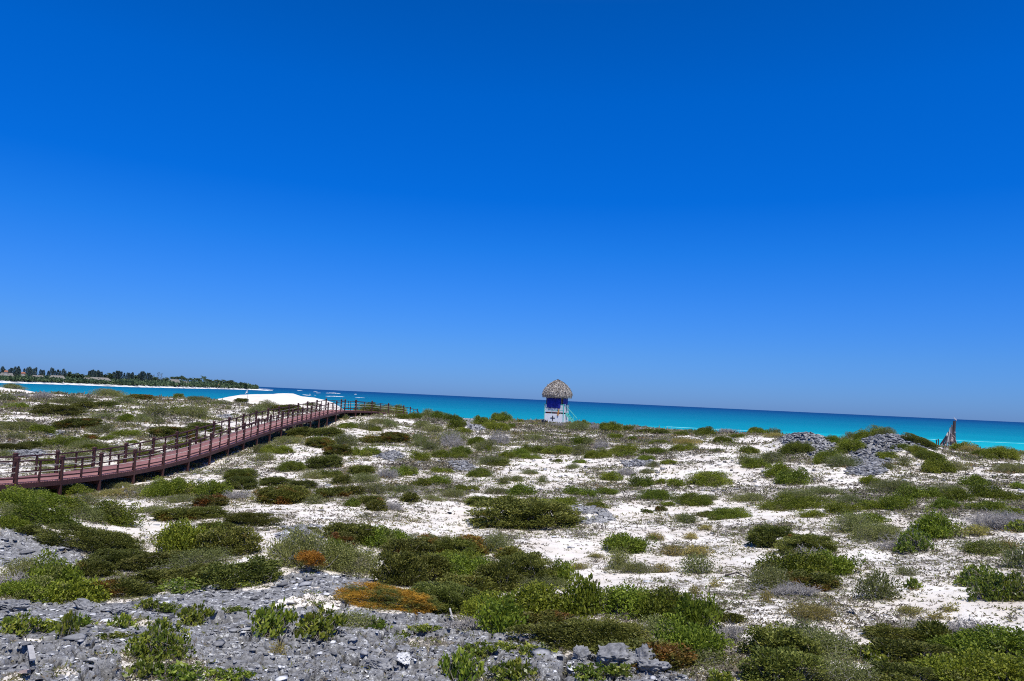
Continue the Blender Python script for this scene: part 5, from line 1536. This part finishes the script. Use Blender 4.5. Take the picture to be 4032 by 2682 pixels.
for zx, zy in [(18, 112), (40, 135), (65, 162), (150, 165), (180, 140), (205, 146), (255, 118), (285, 150), (315, 112), (335, 150), (430, 152), (490, 135), (520, 118), (545, 140), (575, 165), (610, 150), (645, 130), (730, 170), (760, 185), (790, 180), (880, 195), (930, 135), (962, 152), (1005, 190), (1055, 172), (1100, 188), (1155, 158), (1190, 190),
               (1640, 195), (1675, 185), (1705, 172), (1740, 195), (1765, 205), (1800, 182), (1825, 205), (1865, 212), (2090, 215), (2140, 192), (2165, 200), (2190, 195), (2230, 208), (2290, 232), (2350, 228)]: trees.append(('c', Z3(zx), 1420+zy/4.716))
for zx, zy in [(15, 232), (85, 222), (60, 240), (205, 240), (240, 215), (262, 204), (290, 205), (320, 232), (368, 232), (400, 232), (435, 268)]: trees.append(('c', Z4(zx), 1420+zy/4.716))
for zx, zy in [(478, 262), (560, 218), (622, 238)]: trees.append(('t', Z4(zx), 1420+zy/4.716))
for zx, zy in [(1240, 225), (1310, 228), (1380, 250), (1465, 245), (1560, 268), (1605, 262), (1945, 252), (1980, 258)]: trees.append(('b', Z3(zx), 1420+zy/4.716))
for zx, zy in [(150, 256), (505, 296), (680, 325), (1900, 362), (2060, 412), (2150, 402), (2185, 430), (1850, 378)]: trees.append(('b', Z4(zx), 1420+zy/4.716))
trees.append(('p', Z3(2035), 1420+228/4.716))
for zx, zy in [(735, 315), (820, 293), (862, 300), (900, 296), (945, 292), (985, 300), (1012, 278), (1040, 310), (1090, 322), (1160, 318), (1200, 335), (1250, 318), (1285, 330), (1310, 322), (1345, 345), (1405, 282), (1440, 335), (1470, 342), (1510, 350), (1540, 348), (1580, 368), (1640, 348), (1675, 352), (1700, 365), (1740, 365), (1785, 350), (1820, 375), (1870, 372), (1920, 358), (1950, 378), (2005, 395)]: trees.append(('p', Z4(zx), 1420+zy/4.716))
byk = {}
for t in trees: byk.setdefault(t[0], []).append(t)
TENS = ['', '', 'twenty', 'thirty', 'forty', 'fifty']; ONES = ['', 'first', 'second', 'third', 'fourth', 'fifth', 'sixth', 'seventh', 'eighth', 'ninth', 'tenth', 'eleventh', 'twelfth', 'thirteenth', 'fourteenth', 'fifteenth', 'sixteenth', 'seventeenth', 'eighteenth', 'nineteenth']
def ordn(i):
    if i < 20: return ONES[i]
    t_, o_ = divmod(i, 10); return (TENS[t_]+'-'+ONES[o_]) if o_ else {20: 'twentieth', 30: 'thirtieth', 40: 'fortieth', 50: 'fiftieth'}[i]
for k, ts in byk.items():
    ts.sort(key=lambda t: t[1])
    for i, (_, sx, sy) in enumerate(ts):
        az, D = shore(sx); D += g.uniform(45, 85)*(D/700)**.5*(.4 if sx > 900 else 1); top = CAMZ+ray(sx, sy)[1]*D
        nm, lb, gr = TL[k]; cm, tm = TM[(k, i % 3)]
        o = empty(nm, (D*math.sin(az), D*math.cos(az), 1.5), g.uniform(0, 6.28)); s = max(.35, (top-1.5)/HT[k]); s2 = s*({'c': .7, 'p': 1.0, 'b': 1.2, 't': 1}[k])*g.uniform(.85, 1.2)
        o.scale = (s2, s2, s)
        a_ = link('crown', cm, None, o); b_ = link('trunk', tm, None, o)
        extra = ' standing tallest' if (k == 'p' and abs(sx-Z4(1405)) < 1) else ''
        tag(o, f'{lb}{extra} on the far headland skyline, {ordn(i+1)} of its kind from the left', 'tree', gr)
# houses with thatched and tiled roofs
GT = simple('grey_thatch', (.16, .145, .125), (.27, .25, .22), 1.2, .95, .1, .2); OT = simple('orange_tiles', (.30, .11, .06), (.42, .18, .10), 2, .8, .2, .1); HW = simple('house_wall', (.05, .035, .03), (.09, .06, .05), 2, .9, .1, .1); HP = simple('pale_wall', (.42, .38, .32), (.55, .5, .44), 2, .9, .1, .1)
def house(z, x0, x1, yt, yb, rm, wm, label, back=34):
    f = Z3 if z == 3 else Z4; a0, a1 = f(x0), f(x1); sx = (a0+a1)/2; az, D = shore(sx); D += back*(D/700)**.5
    w = (a1-a0)*D/F; top = CAMZ+ray(sx, 1420+yt/4.716)[1]*D; bot = CAMZ+ray(sx, 1420+yb/4.716)[1]*D
    h = empty('house', (D*math.sin(az), D*math.cos(az), 1.2), -az); tag(h, label, 'house', 'houses on the headland')
    rz0, rz1 = bot-1.2, top-1.2; d = w*.45; mb = MB(); mb.hexa([(-w/2, -d/2, rz0), (w/2, -d/2, rz0), (w/2, d/2, rz0), (-w/2, d/2, rz0), (-w*.34, -.1, rz1), (w*.34, -.1, rz1), (w*.34, .1, rz1), (-w*.34, .1, rz1)])
    mb.build('roof', rm, h); mb = MB(); mb.box(-w*.40, w*.40, -d*.36, d*.36, -.6, rz0+.02); mb.build('wall', wm, h)
    for q in (-.22, .22):
        mb = MB(); mb.box(w*q-w*.06, w*q+w*.06, -d*.36-.05, -d*.36+.05, max(.2, rz0-1.5), max(.8, rz0-.4)); mb.build('window', HP if wm is HW else HW, h)
for a in [(3, 5, 212, 226, 312, GT, HW, 'large grey thatched house at the far left of the headland'), (3, 595, 690, 268, 300, GT, HP, 'low pale roof, left one of the pair among the casuarinas'), (3, 690, 785, 272, 305, GT, HW, 'low thatched roof, right one of the pair among the casuarinas'), (3, 930, 1165, 275, 330, GT, HP, 'wide pale grey roof half hidden by the thicket'),
          (3, 1545, 1660, 315, 358, GT, HW, 'small thatched roof left of the long grey roof'), (3, 1660, 2010, 312, 362, GT, HW, 'longest grey roof in the middle of the headland'), (3, 380, 445, 210, 240, OT, HP, 'small red roof behind casuarinas at left'), (3, 65, 120, 178, 212, OT, HP, 'small reddish roof top above the large thatched house'),
          (4, 775, 965, 348, 405, GT, HW, 'thatched house with dark walls below the palms'), (4, 1035, 1140, 388, 425, GT, HP, 'pale roof just right of the thatched house below the palms'), (4, 1588, 1712, 430, 458, OT, HW, 'house with bright orange roof near the headland tip')]: house(*a)
